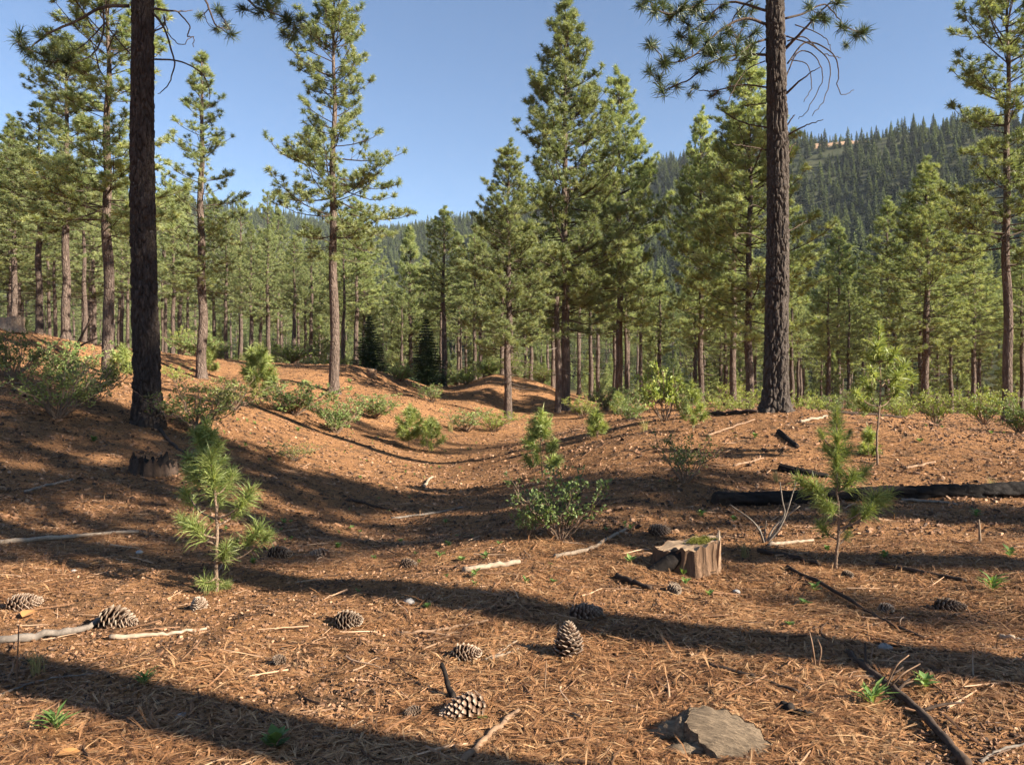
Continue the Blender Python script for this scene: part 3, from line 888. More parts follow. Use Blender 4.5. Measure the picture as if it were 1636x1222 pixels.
def hill_positions():
    r = np.random.default_rng(5)
    P = []
    # jittered grid of the slopes in front of and just over the ridge
    g = 7.2
    xs = np.arange(-1000, 760, g); ys = np.arange(235, 1650, g)
    X, Y = np.meshgrid(xs, ys)
    X = X + r.uniform(-0.48, 0.48, X.shape) * g; Y = Y + r.uniform(-0.48, 0.48, Y.shape) * g
    X, Y = X.ravel(), Y.ravel()
    px = CX + X / Y * FPX
    keep = (px > -60) & (px < 1720) & (r.random(len(X)) < 0.82 + 0.38 * fbm(X / 60, Y / 60, 0, 71, 2))
    keep &= (px > 420) | (r.random(len(X)) < 0.5)
    X, Y = X[keep], Y[keep]
    keep = bare_mask(X, Y) < r.uniform(0.25, 0.9, len(X))
    X, Y = X[keep], Y[keep]
    Z = terrain(X, Y, False)
    # drop what a nearer slope hides: compare with the steepest ground seen nearer in the same direction
    row = (Z + 22 - CAM_Z) / Y
    az = np.round(np.degrees(np.arctan2(X, Y)) * 2) / 2
    vis = np.ones(len(X), bool)
    dd = np.arange(150, 1650, 15.0)
    for a in np.unique(az):
        m = az == a
        gx, gy = np.tan(np.radians(a)) * dd, dd
        sl = np.maximum.accumulate((terrain(gx, gy, False) - CAM_Z) / gy)
        vis[m] = row[m] >= np.interp(Y[m], dd, sl) - 0.004
    return X[vis], Y[vis], Z[vis]

hx, hy, hz = hill_positions()
hr_ = np.random.default_rng(6)
hh = 0.72 * (0.35 + 0.85 * hr_.random(len(hx)))
hpx = CX + hx / hy * FPX
show = np.where((hpx > 1020) & (hpx < 1640) | (hpx > 600) & (hpx < 770), hh / hy, 0)
order = np.argsort(-show)
one_by_one = order[:290]
rest = order[290:]
for i in one_by_one:
    p = (hx[i], hy[i], hz[i] - 0.3)
    right = hpx[i] > 900
    o = link('hillside_conifer', HILL[int(hr_.integers(0, 4))], None, p, (0, 0, hr_.random() * 6.28), (hh[i] * 1.3, hh[i] * 1.3, hh[i]))
    tag(o, 'small distant dark conifer standing on the lower slope of the wooded hill' if right else 'small distant dark conifer on the low ridge in the middle distance', 'conifer', 'conifers on the lower slope of the hill' if right else 'conifers on the low middle ridge')

# ---- scattering of what nobody could count: points carrying their own turn and size
def scatter(name, srcs, P, ROT, SC, label, cat):
    """ONE object of kind stuff; geometry nodes set a copy of one of the source meshes on every point"""
    me = bpy.data.meshes.new(name)
    me.vertices.add(len(P)); me.vertices.foreach_set('co', np.asarray(P, np.float32).ravel())
    a = me.attributes.new('turn', 'FLOAT_VECTOR', 'POINT'); a.data.foreach_set('vector', np.asarray(ROT, np.float32).ravel())
    a = me.attributes.new('size', 'FLOAT_VECTOR', 'POINT'); a.data.foreach_set('vector', np.asarray(SC, np.float32).ravel())
    a = me.attributes.new('pick', 'INT', 'POINT'); a.data.foreach_set('value', (np.arange(len(P)) % len(srcs)).astype(np.int32))
    o = link(name, me)
    ng = bpy.data.node_groups.new(name + '_nodes', 'GeometryNodeTree')
    ng.interface.new_socket('Geometry', in_out='INPUT', socket_type='NodeSocketGeometry')
    ng.interface.new_socket('Geometry', in_out='OUTPUT', socket_type='NodeSocketGeometry')
    gi = ng.nodes.new('NodeGroupInput'); go = ng.nodes.new('NodeGroupOutput')
    g2i = ng.nodes.new('GeometryNodeGeometryToInstance')
    for s in srcs:
        ob = bpy.data.objects.new(name + '_piece', s)
        oi = ng.nodes.new('GeometryNodeObjectInfo'); oi.inputs['Object'].default_value = ob
        oi.inputs['As Instance'].default_value = True
        ng.links.new(oi.outputs['Geometry'], g2i.inputs[0])
    io = ng.nodes.new('GeometryNodeInstanceOnPoints'); io.inputs['Pick Instance'].default_value = True
    def attr(nm, ty):
        n = ng.nodes.new('GeometryNodeInputNamedAttribute'); n.data_type = ty; n.inputs['Name'].default_value = nm
        return n.outputs['Attribute']
    ng.links.new(gi.outputs[0], io.inputs['Points'])
    ng.links.new(g2i.outputs[0], io.inputs['Instance'])
    ng.links.new(attr('pick', 'INT'), io.inputs['Instance Index'])
    e2r = ng.nodes.new('FunctionNodeEulerToRotation')
    ng.links.new(attr('turn', 'FLOAT_VECTOR'), e2r.inputs[0])
    ng.links.new(e2r.outputs[0], io.inputs['Rotation'])
    ng.links.new(attr('size', 'FLOAT_VECTOR'), io.inputs['Scale'])
    ng.links.new(io.outputs[0], go.inputs[0])
    mod = o.modifiers.new('scatter', 'NODES'); mod.node_group = ng
    tag(o, label, cat, kind='stuff')
    return o

rest = rest[hr_.permutation(len(rest))]
sc3 = np.stack([hh[rest] * 1.3, hh[rest] * 1.3, hh[rest]], -1)
scatter('hillside_forest', HILL, np.stack([hx[rest], hy[rest], hz[rest] - 0.3], -1),
        np.stack([np.zeros(len(rest)), np.zeros(len(rest)), hr_.random(len(rest)) * 6.28], -1), sc3,
        'dark conifer forest covering the distant hills up to the ridge', 'forest')
fr = np.random.default_rng(12)
fd = 150 + 95 * fr.random(420); fpx = -80 + 1800 * fr.random(420); fx = (fpx - CX) / FPX * fd
fs = 0.62 + 0.25 * fr.random(420); frot = np.stack([fd * 0, fd * 0, fr.random(420) * 6.28], -1)
fP = np.stack([fx, fd, terrain(fx, fd, False) - 0.2], -1)
for kq, nm in ((0, 'stand_c'), (1, 'stand_a')):
    mq = np.arange(420) % 2 == kq
    scatter('far_pine_crowns', [PINE[nm]['crown']], fP[mq], frot[mq], np.stack([fs, fs, fs], -1)[mq], 'hazy mass of pine crowns at the far back of the stand', 'pine stand')
scatter('far_pine_trunks', TRUNKS, fP, frot, np.stack([fs, fs, fs], -1), 'faint trunks at the far back of the pine stand', 'pine stand')
ud = 100 + 130 * fr.random(520); ux = (-80 + 1800 * fr.random(520) - CX) / FPX * ud; us = 0.35 + 0.45 * fr.random(520)
scatter('far_young_pines', [PINE['young']['crown']], np.stack([ux, ud, terrain(ux, ud, False) - 0.1], -1), np.stack([ud * 0, ud * 0, fr.random(520) * 6.28], -1), np.stack([us, us, us], -1), 'dark understory of young pines deep inside the stand', 'understory')
print('stand pines', N_STAND, 'hill trees', len(hx), 'tufts', {k: v['nt'] for k, v in PINE.items()})

# ================================================================== THE TWO BIG PINES IN FRONT
def spline(P, n):
    P = np.asarray(P, float)
    if len(P) == 2: return P[0] + (P[1] - P[0]) * np.linspace(0, 1, n)[:, None]
    Q = np.vstack([2 * P[0] - P[1], P, 2 * P[-1] - P[-2]])
    t = np.linspace(0, len(P) - 1, n); i = np.minimum(t.astype(int), len(P) - 2); f = (t - i)[:, None]
    a, b, c, d = Q[i], Q[i + 1], Q[i + 2], Q[i + 3]
    return 0.5 * (2 * b + (c - a) * f + (2 * a - 5 * b + 4 * c - d) * f ** 2 + (3 * b - a - 3 * c + d) * f ** 3)

def big_trunk(seed, mat, r_base, r_top8, lean, flare, Ht=20.0, cells=15):
    """trunk whose bark plates and furrows are real relief up to where the picture ends"""
    sides = 128
    z = np.concatenate([np.arange(-0.35, 8.9, 0.021), np.linspace(9.2, Ht, 20)])
    a = np.arange(sides) / sides * 2 * math.pi
    A, Z = np.meshgrid(a, z)
    rad = r_base + (r_top8 - r_base) * np.clip(Z, 0, Ht) / 8.0
    rad = np.where(Z > 8.0, r_top8 * np.clip((Ht + 0.5 - Z) / (Ht + 0.5 - 8.0), 0.02, 1), rad)
    ph = seed * 1.3
    rad = rad + flare * np.exp(-np.clip(Z, 0, 9) / 0.22) * (1 + 0.35 * np.sin(A * 4 + ph) + 0.2 * np.sin(A * 7 + 2 * ph))
    ca, sa = np.cos(A), np.sin(A)
    warp = 0.55 * fbm(ca * 2.2, sa * 2.2, Z * 1.6, seed, 3)
    u = (A / (2 * math.pi)) * cells + 0.25 * np.sin(A) * 0 + warp
    u = np.mod(u, cells)
    v = Z / 0.24 + 0.8 * fbm(ca * 3, sa * 3, Z * 3.0, seed + 5, 2)
    f1, f2, idv = worley(u, v, cells, seed)
    plate = sstep(0.03, 0.30, f2 - f1)
    fine = fbm(ca * 14, sa * 14, Z * 11, seed + 9, 4)
    flake = fbm(ca * 6, sa * 6, Z * 22, seed + 19, 3)
    dis = 0.040 * plate + 0.010 * idv * plate + 0.007 * fine + 0.007 * flake * plate - 0.028
    dis = dis * np.clip(rad / 0.2, 0.3, 1.1)
    rr = rad + dis
    cx = lean * np.clip(Z, 0, 40) / 8.0 + 0.025 * np.sin(Z * 0.7 + ph)
    V = np.stack([cx + rr * ca, 0.02 * np.sin(Z * 0.9) + rr * sa, Z], -1)
    n = len(z)
    i, j = np.meshgrid(np.arange(n - 1), np.arange(sides), indexing='ij'); k = (j + 1) % sides
    mb = MB()
    mb.add(V.reshape(-1, 3), None, np.stack([i * sides + j, i * sides + k, (i + 1) * sides + k, (i + 1) * sides + j], -1).reshape(-1, 4), plate.ravel())
    return mb.mesh('big_pine_trunk', mat, True)

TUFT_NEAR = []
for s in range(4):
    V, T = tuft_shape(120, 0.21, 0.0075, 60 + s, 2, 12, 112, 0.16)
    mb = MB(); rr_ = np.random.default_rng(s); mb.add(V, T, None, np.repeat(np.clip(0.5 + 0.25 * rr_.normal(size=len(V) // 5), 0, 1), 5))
    TUFT_NEAR.append(mb.mesh('near_tuft', M['needles_near_shaded']))
TUFT_YOUNG = []
for s in range(5):
    V, T = tuft_shape(250, 0.165, 0.0044, 80 + s, 2, 6, 88, 0.17, 0.12)
    mb = MB(); rr_ = np.random.default_rng(s); mb.add(V, T, None, np.repeat(np.clip(0.5 + 0.25 * rr_.normal(size=len(V) // 5), 0, 1), 5))
    TUFT_YOUNG.append(mb.mesh('sapling_tuft', M['needles_young']))

TUFT_FAR = []
for s in range(5):
    V, T = tuft_shape(130, 0.165, 0.0085, 90 + s, 2, 6, 95, 0.17, 0.10)
    mb = MB(); rr_ = np.random.default_rng(s); mb.add(V, T, None, np.repeat(np.clip(0.6 + 0.22 * rr_.normal(size=len(V) // 5), 0, 1), 5))
    TUFT_FAR.append(mb.mesh('sapling_tuft', M['needles_young']))

def rot_to(d, spin=0.0):
    m = frames(np.array([d], float), np.array([spin]))[0]
    return Matrix(m.tolist()).to_euler()

def crown_branch(tree, d0, pts, r0, tufts=(), dd=0.0, seed=0):
    """a low branch traced as a curve in space; dd is how far its tip reaches towards (-) or away from (+) the viewer"""
    r = random.Random(seed)
    o0 = np.array(tree.location)
    n = len(pts)
    P = [np.array(pw(px, py, d0 + dd * (i / max(1, n - 1)))) - o0 for i, (px, py) in enumerate(pts)]
    C = spline(P, 5 * n)
    C += np.array([[r.gauss(0, 0.010) for _ in range(3)] for _ in C]) * np.linspace(0, 1, len(C))[:, None]
    mb = MB()
    tube(mb, C, np.linspace(r0, max(0.006, r0 * 0.25), len(C)), 7)
    live = len(tufts) > 0
    b = link('branch' if live else 'dead_branch', mb.mesh('branch', M['limb'], True), tree)
    tip = C[-1] - C[-3]
    for k, tfp in enumerate(tufts):
        px, py = tfp[:2]; sc = tfp[2] if len(tfp) > 2 else 1.0
        q = np.array(pw(px, py, d0 + dd * 0.9 + r.uniform(-0.35, 0.35))) - o0
        near = C[np.argmin(np.linalg.norm(C - q, axis=1))]
        dirn = q - near
        if np.linalg.norm(dirn) < 0.06: dirn = tip
        dirn = dirn / (np.linalg.norm(dirn) + 1e-9) + np.array([0, 0, 0.25])
        if np.linalg.norm(q - near) > 0.05:
            m2 = MB(); mid = (near + q) / 2 + np.array([0, 0, -0.03])
            tube(m2, spline([near, mid, q], 7), np.linspace(0.010, 0.005, 7), 5)
            tw = link('twig', m2.mesh('twig', M['limb']), b)
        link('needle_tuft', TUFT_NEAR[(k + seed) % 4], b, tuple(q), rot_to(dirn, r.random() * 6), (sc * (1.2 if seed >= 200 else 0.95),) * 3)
        # a second shoot beside the first
        if r.random() < (0.75 if seed >= 200 else 0.35):
            q2 = q + np.array([r.gauss(0, 0.16), r.gauss(0, 0.25), r.gauss(0.02, 0.12)])
            m2 = MB(); tube(m2, spline([near * 0.5 + q * 0.5, (q + q2) / 2 - np.array([0, 0, 0.03]), q2], 6), np.linspace(0.008, 0.004, 6), 5)
            link('twig', m2.mesh('twig', M['limb']), b)
            link('needle_tuft', TUFT_NEAR[(k + seed + 1) % 4], b, tuple(q2), rot_to(q2 - near + np.array([0, 0, 0.2]), r.random() * 6), (sc * r.uniform(0.9, 1.2),) * 3)
    return b

def upper_crown(o, kind, z0, Ht, halfw, turn):
    """the crown above the picture's top edge, from the same needles"""
    k = PINE[kind]
    s = Ht / k['H']; w = halfw / (0.66 * k['rad'])
    tag(link('limbs', k['limbs'], o, scale=(w, w, s), rot=(0, 0, turn)), kind='stuff')
    tag(link('crown', k['crown'], o, scale=(w, w, s), rot=(0, 0, turn)), kind='stuff')

PINE['high'] = make_pine(31, cb=0.48, rad=4.4, whorl=0.62, per=5, shape='open', gap=0.12, dead=0.0)

D1 = 13.0
t1 = thing('pine_tree', 'big dark pine with thick furrowed trunk at the left of the swale', 'pine tree', at(235, D1))
link('trunk', big_trunk(2, M['bark_dark'], 0.208, 0.152, -0.11, 0.085), t1)
upper_crown(t1, 'high', 9.6, 21.0, 3.0, 0.4)
for i, (pts, r0, tf, dd) in enumerate([
    ([(207, 10), (165, 12), (120, 35), (80, 52), (45, 78), (25, 65)], 0.030, [(28, 62, 1.1), (60, 50), (52, 84, 1.1), (38, 76, 0.9)], -0.8),
    ([(165, 14), (165, 50), (150, 85), (118, 100), (92, 95)], 0.018, [(90, 92, 1.0), (78, 100, 1.1), (104, 98, 0.9)], -0.5),
    ([(207, 85), (185, 60), (165, 32), (160, 15)], 0.014, [], -0.2),
    ([(165, 40), (140, 66), (120, 80), (105, 60)], 0.012, [], -0.3),
    ([(242, 14), (275, 18), (306, 18)], 0.024, [], 0.5),
    ([(285, 20), (303, 42), (300, 58), (310, 60), (309, 76)], 0.013, [], 0.3),
    ([(242, 18), (262, 45), (275, 85), (278, 110), (268, 138), (252, 150)], 0.020, [], -0.5),
    ([(245, 95), (285, 98), (320, 115), (334, 140), (336, 162)], 0.016, [], 0.4),
    ([(242, 52), (262, 42), (262, 25), (270, 55), (290, 72), (305, 60)], 0.013, [], 0.3),
    ([(240, -70), (300, -40), (330, 5), (342, 35), (352, 45), (368, 48)], 0.024, [(318, 26, 0.8), (362, 40, 1.0), (372, 56, 1.0), (352, 20, 0.8)], 0.6),
    ([(240, -95), (330, -60), (385, -12), (412, 14), (440, 22), (470, 40)], 0.030, [(385, 14), (408, 22), (432, 8), (458, 28, 1.1), (474, 48, 1.1), (468, 62), (446, 0), (484, 30)], -0.7),
    ([(238, -120), (290, -90), (360, -60), (420, -30), (455, -10)], 0.028, [(420, -20), (440, -5), (400, -10), (380, -30)], 0.5),
]):
    crown_branch(t1, D1, pts, r0, tf, dd, 100 + i)

D2 = 14.2
t2 = thing('pine_tree', 'big pine with thick brown trunk standing on top of the right mound', 'pine tree', at(1241, D2))
link('trunk', big_trunk(9, M['bark_brown'], 0.208, 0.148, -0.01, 0.10), t2)
upper_crown(t2, 'high', 9.6, 22.0, 3.1, 2.0)
for i, (pts, r0, tf, dd) in enumerate([
    ([(1228, -45), (1170, -25), (1110, 10), (1062, 22), (1035, 2)], 0.032, [(1032, -2), (1048, 20), (1068, 32), (1090, 14), (1120, 2), (1058, 2)], -0.9),
    ([(1226, 40), (1190, 30), (1150, 50), (1110, 88), (1068, 100), (1042, 74)], 0.028, [(1040, 70, 1.0), (1062, 102, 1.0), (1090, 84), (1106, 60), (1130, 78)], -0.5),
    ([(1228, 88), (1180, 88), (1132, 102), (1100, 128), (1062, 142), (1040, 118)], 0.026, [(1038, 112, 1.0), (1056, 140, 1.1), (1078, 136), (1112, 108)], 0.3),
    ([(1226, 18), (1165, 4), (1122, 38), (1088, 62)], 0.026, [(1086, 56), (1100, 40), (1122, 52), (1140, 26), (1108, 14)], 0.5),
    ([(1228, 62), (1200, 72), (1168, 96), (1142, 84)], 0.022, [(1140, 80), (1158, 100), (1176, 76), (1196, 92), (1150, 62)], -0.8),
    ([(1226, 140), (1182, 136), (1136, 146), (1108, 142)], 0.018, [(1106, 138, 0.7), (1136, 154, 0.7)], 0.2),
    ([(1226, -10), (1190, 8), (1168, 40), (1180, 66)], 0.018, [(1182, 60), (1164, 48), (1190, 30), (1205, 10), (1210, 50)], 0.9),
    ([(1255, 30), (1285, 22), (1318, 8), (1346, 38), (1374, 54)], 0.022, [(1380, 50, 1.1), (1368, 58, 0.9)], 0.4),
    ([(1255, 78), (1282, 50), (1312, 18), (1346, -12)], 0.030, [(1300, 30, 0.9), (1290, 8, 0.9), (1320, 34, 0.9), (1340, 4)], -0.6),
    ([(1258, 102), (1288, 68), (1328, 84), (1340, 112), (1338, 136), (1346, 152), (1364, 144)], 0.016, [], 0.3),
    ([(1256, 150), (1280, 128), (1310, 108)], 0.024, [], -0.6),
    ([(1256, 58), (1300, 74), (1326, 104), (1320, 152), (1298, 184)], 0.014, [], -0.2),
    ([(1256, 122), (1275, 84), (1302, 90), (1314, 128), (1290, 176), (1276, 190)], 0.013, [], 0.5),
    ([(1258, 66), (1285, 60), (1312, 84), (1330, 90), (1342, 92)], 0.013, [], 0.1),
    ([(1264, 96), (1290, 104), (1296, 140), (1284, 162)], 0.010, [], -0.3),
    ([(1270, 40), (1304, 52), (1322, 66), (1328, 82)], 0.011, [], -0.4),
    ([(1258, 216), (1285, 202), (1316, 191)], 0.018, [], -0.4),
    ([(1258, 250), (1264, 236), (1272, 228)], 0.016, [], 0.1),
    ([(1258, 200), (1266, 188), (1270, 184)], 0.014, [], -0.1),
    ([(1226, 204), (1190, 197), (1160, 182), (1143, 167)], 0.018, [], 0.4),
    ([(1226, 240), (1194, 234), (1170, 230)], 0.014, [], -0.4),
    ([(1224, 165), (1198, 168), (1180, 172)], 0.014, [], 0.3),
    ([(1222, 98), (1196, 110), (1178, 132), (1162, 166)], 0.012, [], -0.5),
    ([(1222, 76), (1204, 96), (1180, 108), (1166, 140)], 0.011, [], 0.4),
    ([(1258, 370), (1275, 362), (1292, 350)], 0.013, [], 0.2),
    ([(1222, 384), (1190, 372), (1172, 378)], 0.014, [], -0.4),
    ([(1222, 335), (1206, 328), (1196, 330)], 0.012, [], -0.2),
]):
    crown_branch(t2, D2, pts, r0, tf, dd, 200 + i)

# ---- pines just past the right edge of the picture: their trunks and crowns throw the long shadows
for x, y, Ht, kind, hw, dbh, lab in [
    (9.6, 0.55, 21.0, 'stand_c', 1.7, 0.50, 'pine past the right edge whose trunk shadow bars the foreground'),
    (6.2, -0.15, 19.0, 'open_b', 2.2, 0.46, 'pine behind the viewer whose shadow darkens the bottom left corner'),
    (13.5, 1.3, 20.0, 'stand_b', 1.9, 0.40, 'pine past the right edge shading the left slope and the swale'),
    (16.5, 2.3, 22.0, 'open_b', 2.0, 0.40, 'pine past the right edge shading the big dark trunk'),
    (21.3, 0.35, 25.0, 'stand_a', 1.7, 0.44, 'tall pine far past the right edge shading the left hillside'),
    (27.0, 7.2, 20.0, 'stand_b', 1.7, 0.32, 'slim pine far past the right edge striping the right mound'),
    (20.0, -1.8, 26.0, 'stand_a', 2.8, 0.46, 'tall dense pine behind the viewer at right shading the lower left slope'),
    (15.0, 3.3, 8.0, 'young', 1.3, 0.20, 'young bushy pine past the right edge shading the fallen log'),
]:
    pine_at(Vector((x, y, gz(x, y))), Ht, kind, dbh, hw, lab, rz=x, tv=1)

# ================================================================== SAPLINGS
def sapling_exact(label, base, stem, tufts, r0=0.011, seed=0, mat='needles_young', name='pine_sapling'):
    """stem through picture points at the depth of its foot; tufts (px, py, radius in px, offset in depth), each on a branch of its own"""
    r = random.Random(seed)
    b = hit(*base); d = b.y
    o = thing(name, label, 'sapling', b)
    P = [np.array([0, 0, -0.04])] + [np.array(pw(px, py, d)) - np.array(b) for px, py in stem]
    C = spline(P, 26)
    C[1:, 0] += [r.gauss(0, 0.003) for _ in C[1:]]
    mb = MB(); tube(mb, C, np.linspace(r0, r0 * 0.35, len(C)), 8)
    link('stem', mb.mesh('sapling_stem', M['stem'], True), o)
    for k, (px, py, rp, dd) in enumerate(tufts):
        q = np.array(pw(px, py, d + dd)) - np.array(b)
        # leaves the stem lower down than the tuft sits
        h = max(0.08, q[2] - 0.45 * math.hypot(q[0] - C[-1][0], q[1]) - 0.05)
        i = int(np.argmin(np.abs(C[:, 2] - h))); root = C[i]
        out = q - root
        mid = root + out * 0.5 + np.array([0, 0, -0.12 * np.linalg.norm(out)])
        mb = MB(); bc = spline([root, mid, q], 9)
        tube(mb, bc, np.linspace(r0 * 0.55, r0 * 0.3, 9), 6)
        br = link('branch', mb.mesh('sapling_branch', M['stem'], True), o)
        R_ = rp * d / FPX
        dirn = (bc[-1] - bc[-4]); dirn = dirn / (np.linalg.norm(dirn) + 1e-9) + np.array([0, 0, 0.2])
        tf = link('needle_tuft', (TUFT_YOUNG if d < 8.5 else TUFT_FAR)[(k + seed) % 5], br, tuple(q), rot_to(dirn, r.random() * 6), (R_ / 0.17,) * 3)
    return o

def sapling(label, base, H, spread, seed, nw=4, group=None, tsc=1.0, r0=0.010, at_d=None):
    r = random.Random(seed)
    b = hit(*base) if at_d is None else at(base[0], at_d)
    o = thing('pine_sapling', label, 'sapling', b, r.random() * 6, group)
    TY = TUFT_YOUNG if b.y < 8.5 else TUFT_FAR
    z = np.linspace(-0.04, H, 14)
    C = np.stack([0.02 * H * np.sin(z * 3 / H + seed), 0.02 * H * np.cos(z * 2.5 / H + seed), z], -1)
    mb = MB(); tube(mb, C, np.linspace(r0 * (0.6 + 0.5 * H), r0 * 0.4, 14), 7)
    link('stem', mb.mesh('sapling_stem', M['stem'], True), o)
    k = 0
    for w in range(nw):
        f = 0.28 + 0.62 * w / max(1, nw - 1)
        i = int(f * 13); root = C[i]
        for j in range(r.choice((3, 4, 4, 5))):
            az = j * 1.5 + w + r.gauss(0, 0.3); L = spread * (1.1 - 0.75 * f) * r.uniform(0.75, 1.2)
            q = root + np.array([math.cos(az) * L, math.sin(az) * L, L * r.uniform(0.35, 0.8)])
            mid = root + (q - root) * 0.5 + np.array([0, 0, -0.1 * L])
            mb = MB(); bc = spline([root, mid, q], 7); tube(mb, bc, np.linspace(r0 * 0.5, r0 * 0.3, 7), 5)
            br = link('branch', mb.mesh('sapling_branch', M['stem'], True), o)
            dirn = bc[-1] - bc[-3]; dirn = dirn / np.linalg.norm(dirn) + np.array([0, 0, 0.3])
            link('needle_tuft', TY[k % 5], br, tuple(q), rot_to(dirn, r.random() * 6), (tsc * r.uniform(0.85, 1.15),) * 3); k += 1
            if L > 0.28:
                m2 = bc[4]
                link('needle_tuft', TY[(k + 2) % 5], br, tuple(m2), rot_to(dirn + np.array([r.gauss(0, .4), r.gauss(0, .4), .2]), r.random() * 6), (tsc * 0.8,) * 3)
    mb = MB(); tube(mb, [C[-2], C[-1], C[-1] + np.array([0, 0, 0.06])], [r0 * 0.45, r0 * 0.4, r0 * 0.3], 6)
    ld = link('leader_shoot', mb.mesh('leader', M['stem']), o)
    link('needle_tuft', TY[seed % 5], ld, tuple(C[-1] + np.array([0, 0, 0.05])), (0, 0, 0), (tsc * 1.15,) * 3)
    return o

sapling_exact('knee-high pine sapling with long bright needles in the left foreground', (345, 946), [(346, 900), (347, 850), (345, 800), (338, 760), (338, 735)],
    [(336, 728, 44, 0.0), (340, 762, 40, -0.05), (308, 752, 32, 0.1), (372, 760, 30, 0.12), (296, 786, 30, 0.15), (304, 836, 38, -0.05), (288, 826, 26, 0.05), (400, 786, 36, -0.05), (386, 806, 28, 0.1), (414, 846, 40, 0.0), (430, 852, 24, -0.05), (362, 874, 30, -0.12), (376, 868, 24, 0.08), (326, 930, 30, -0.08), (364, 934, 18, 0.06), (350, 790, 30, 0.15)], 0.015, 1)
sapling_exact('pine sapling with curved bare stem right of the mossy stump', (1335, 910), [(1336, 890), (1340, 860), (1340, 820), (1338, 780), (1337, 720), (1336, 655)],
    [(1336, 656, 24, 0), (1337, 676, 30, 0.03), (1338, 700, 30, -0.05), (1318, 712, 24, 0.08), (1356, 716, 24, 0.05), (1336, 728, 28, -0.04), (1310, 690, 16, -0.1), (1358, 690, 16, 0.1), (1338, 752, 34, 0.05), (1366, 758, 32, -0.05), (1384, 750, 26, 0.1), (1300, 776, 36, -0.05), (1276, 766, 30, 0.02), (1308, 800, 26, 0.1), (1324, 806, 24, -0.1), (1402, 792, 38, 0.0), (1420, 790, 28, 0.08), (1392, 812, 24, -0.1), (1366, 818, 20, 0.1), (1310, 836, 26, 0.06), (1356, 850, 15, 0.02)], 0.014, 2)
sapling_exact('tallest pine sapling with airy yellow-green tufts on the right mound', (1402, 742), [(1401, 700), (1405, 650), (1407, 610), (1405, 560), (1404, 525)],
    [(1404, 520, 18, 0), (1406, 540, 22, 0.05), (1400, 552, 26, -0.1), (1414, 560, 24, 0.1), (1386, 566, 22, 0.1), (1432, 562, 24, -0.1), (1446, 584, 26, 0.1), (1436, 600, 26, -0.15), (1458, 600, 22, 0.1), (1428, 628, 22, 0.2), (1440, 618, 22, -0.1), (1378, 606, 26, 0.1), (1366, 626, 22, -0.1), (1372, 644, 22, 0.1), (1388, 628, 20, 0.3), (1422, 590, 22, 0.25), (1392, 590, 20, -0.2)], 0.017, 3)
SAP = [
    # label, foot, height, spread, whorls, tuft size
    ('small dark pine sapling in the shade behind the left foreground sapling', (332, 800), 0.85, 0.30, 4, 1.0),
    ('pine sapling with dark top standing behind the leafy shrub in the middle', (866, 764), 0.92, 0.30, 4, 1.05),
    ('bushy pine sapling on the sunny floor of the swale, left of two', (654, 716), 0.98, 0.46, 5, 1.2),
    ('slighter pine sapling on the floor of the swale, right of two', (688, 724), 0.78, 0.36, 4, 1.05),
    ('dark dense pine sapling among shrubs on the left slope', (415, 642), 1.35, 0.55, 6, 1.5),
    ('small yellow-green sapling at the foot of the pale dappled pine trunk', (196, 606), 0.75, 0.30, 4, 1.1),
    ('yellow-green sapling poking up left of the big trunk on the mound', (1106, 690), 0.75, 0.20, 4, 0.85),
    ('tiny bright sapling on the mound beside the airy tall sapling', (1388, 728), 0.30, 0.15, 2, 0.8),
    ('small sapling beside shrubs in front of the broad middle pine', (988, 664), 0.90, 0.40, 4, 1.3),
    ('small sapling at the far end of the swale left of the snapped trunk', (954, 700), 0.45, 0.20, 3, 1.0),
    ('dark little sapling on the slope right of the slim pine', (334, 600), 1.2, 0.42, 5, 1.4),
    ('tiny sapling growing through needles left of the pale stick', (870, 836), 0.22, 0.10, 2, 0.6),
]
for i, (lab, base, H, sp, nw, ts) in enumerate(SAP):
    sapling(lab, base, H, sp, 11 + i, nw, None, ts)

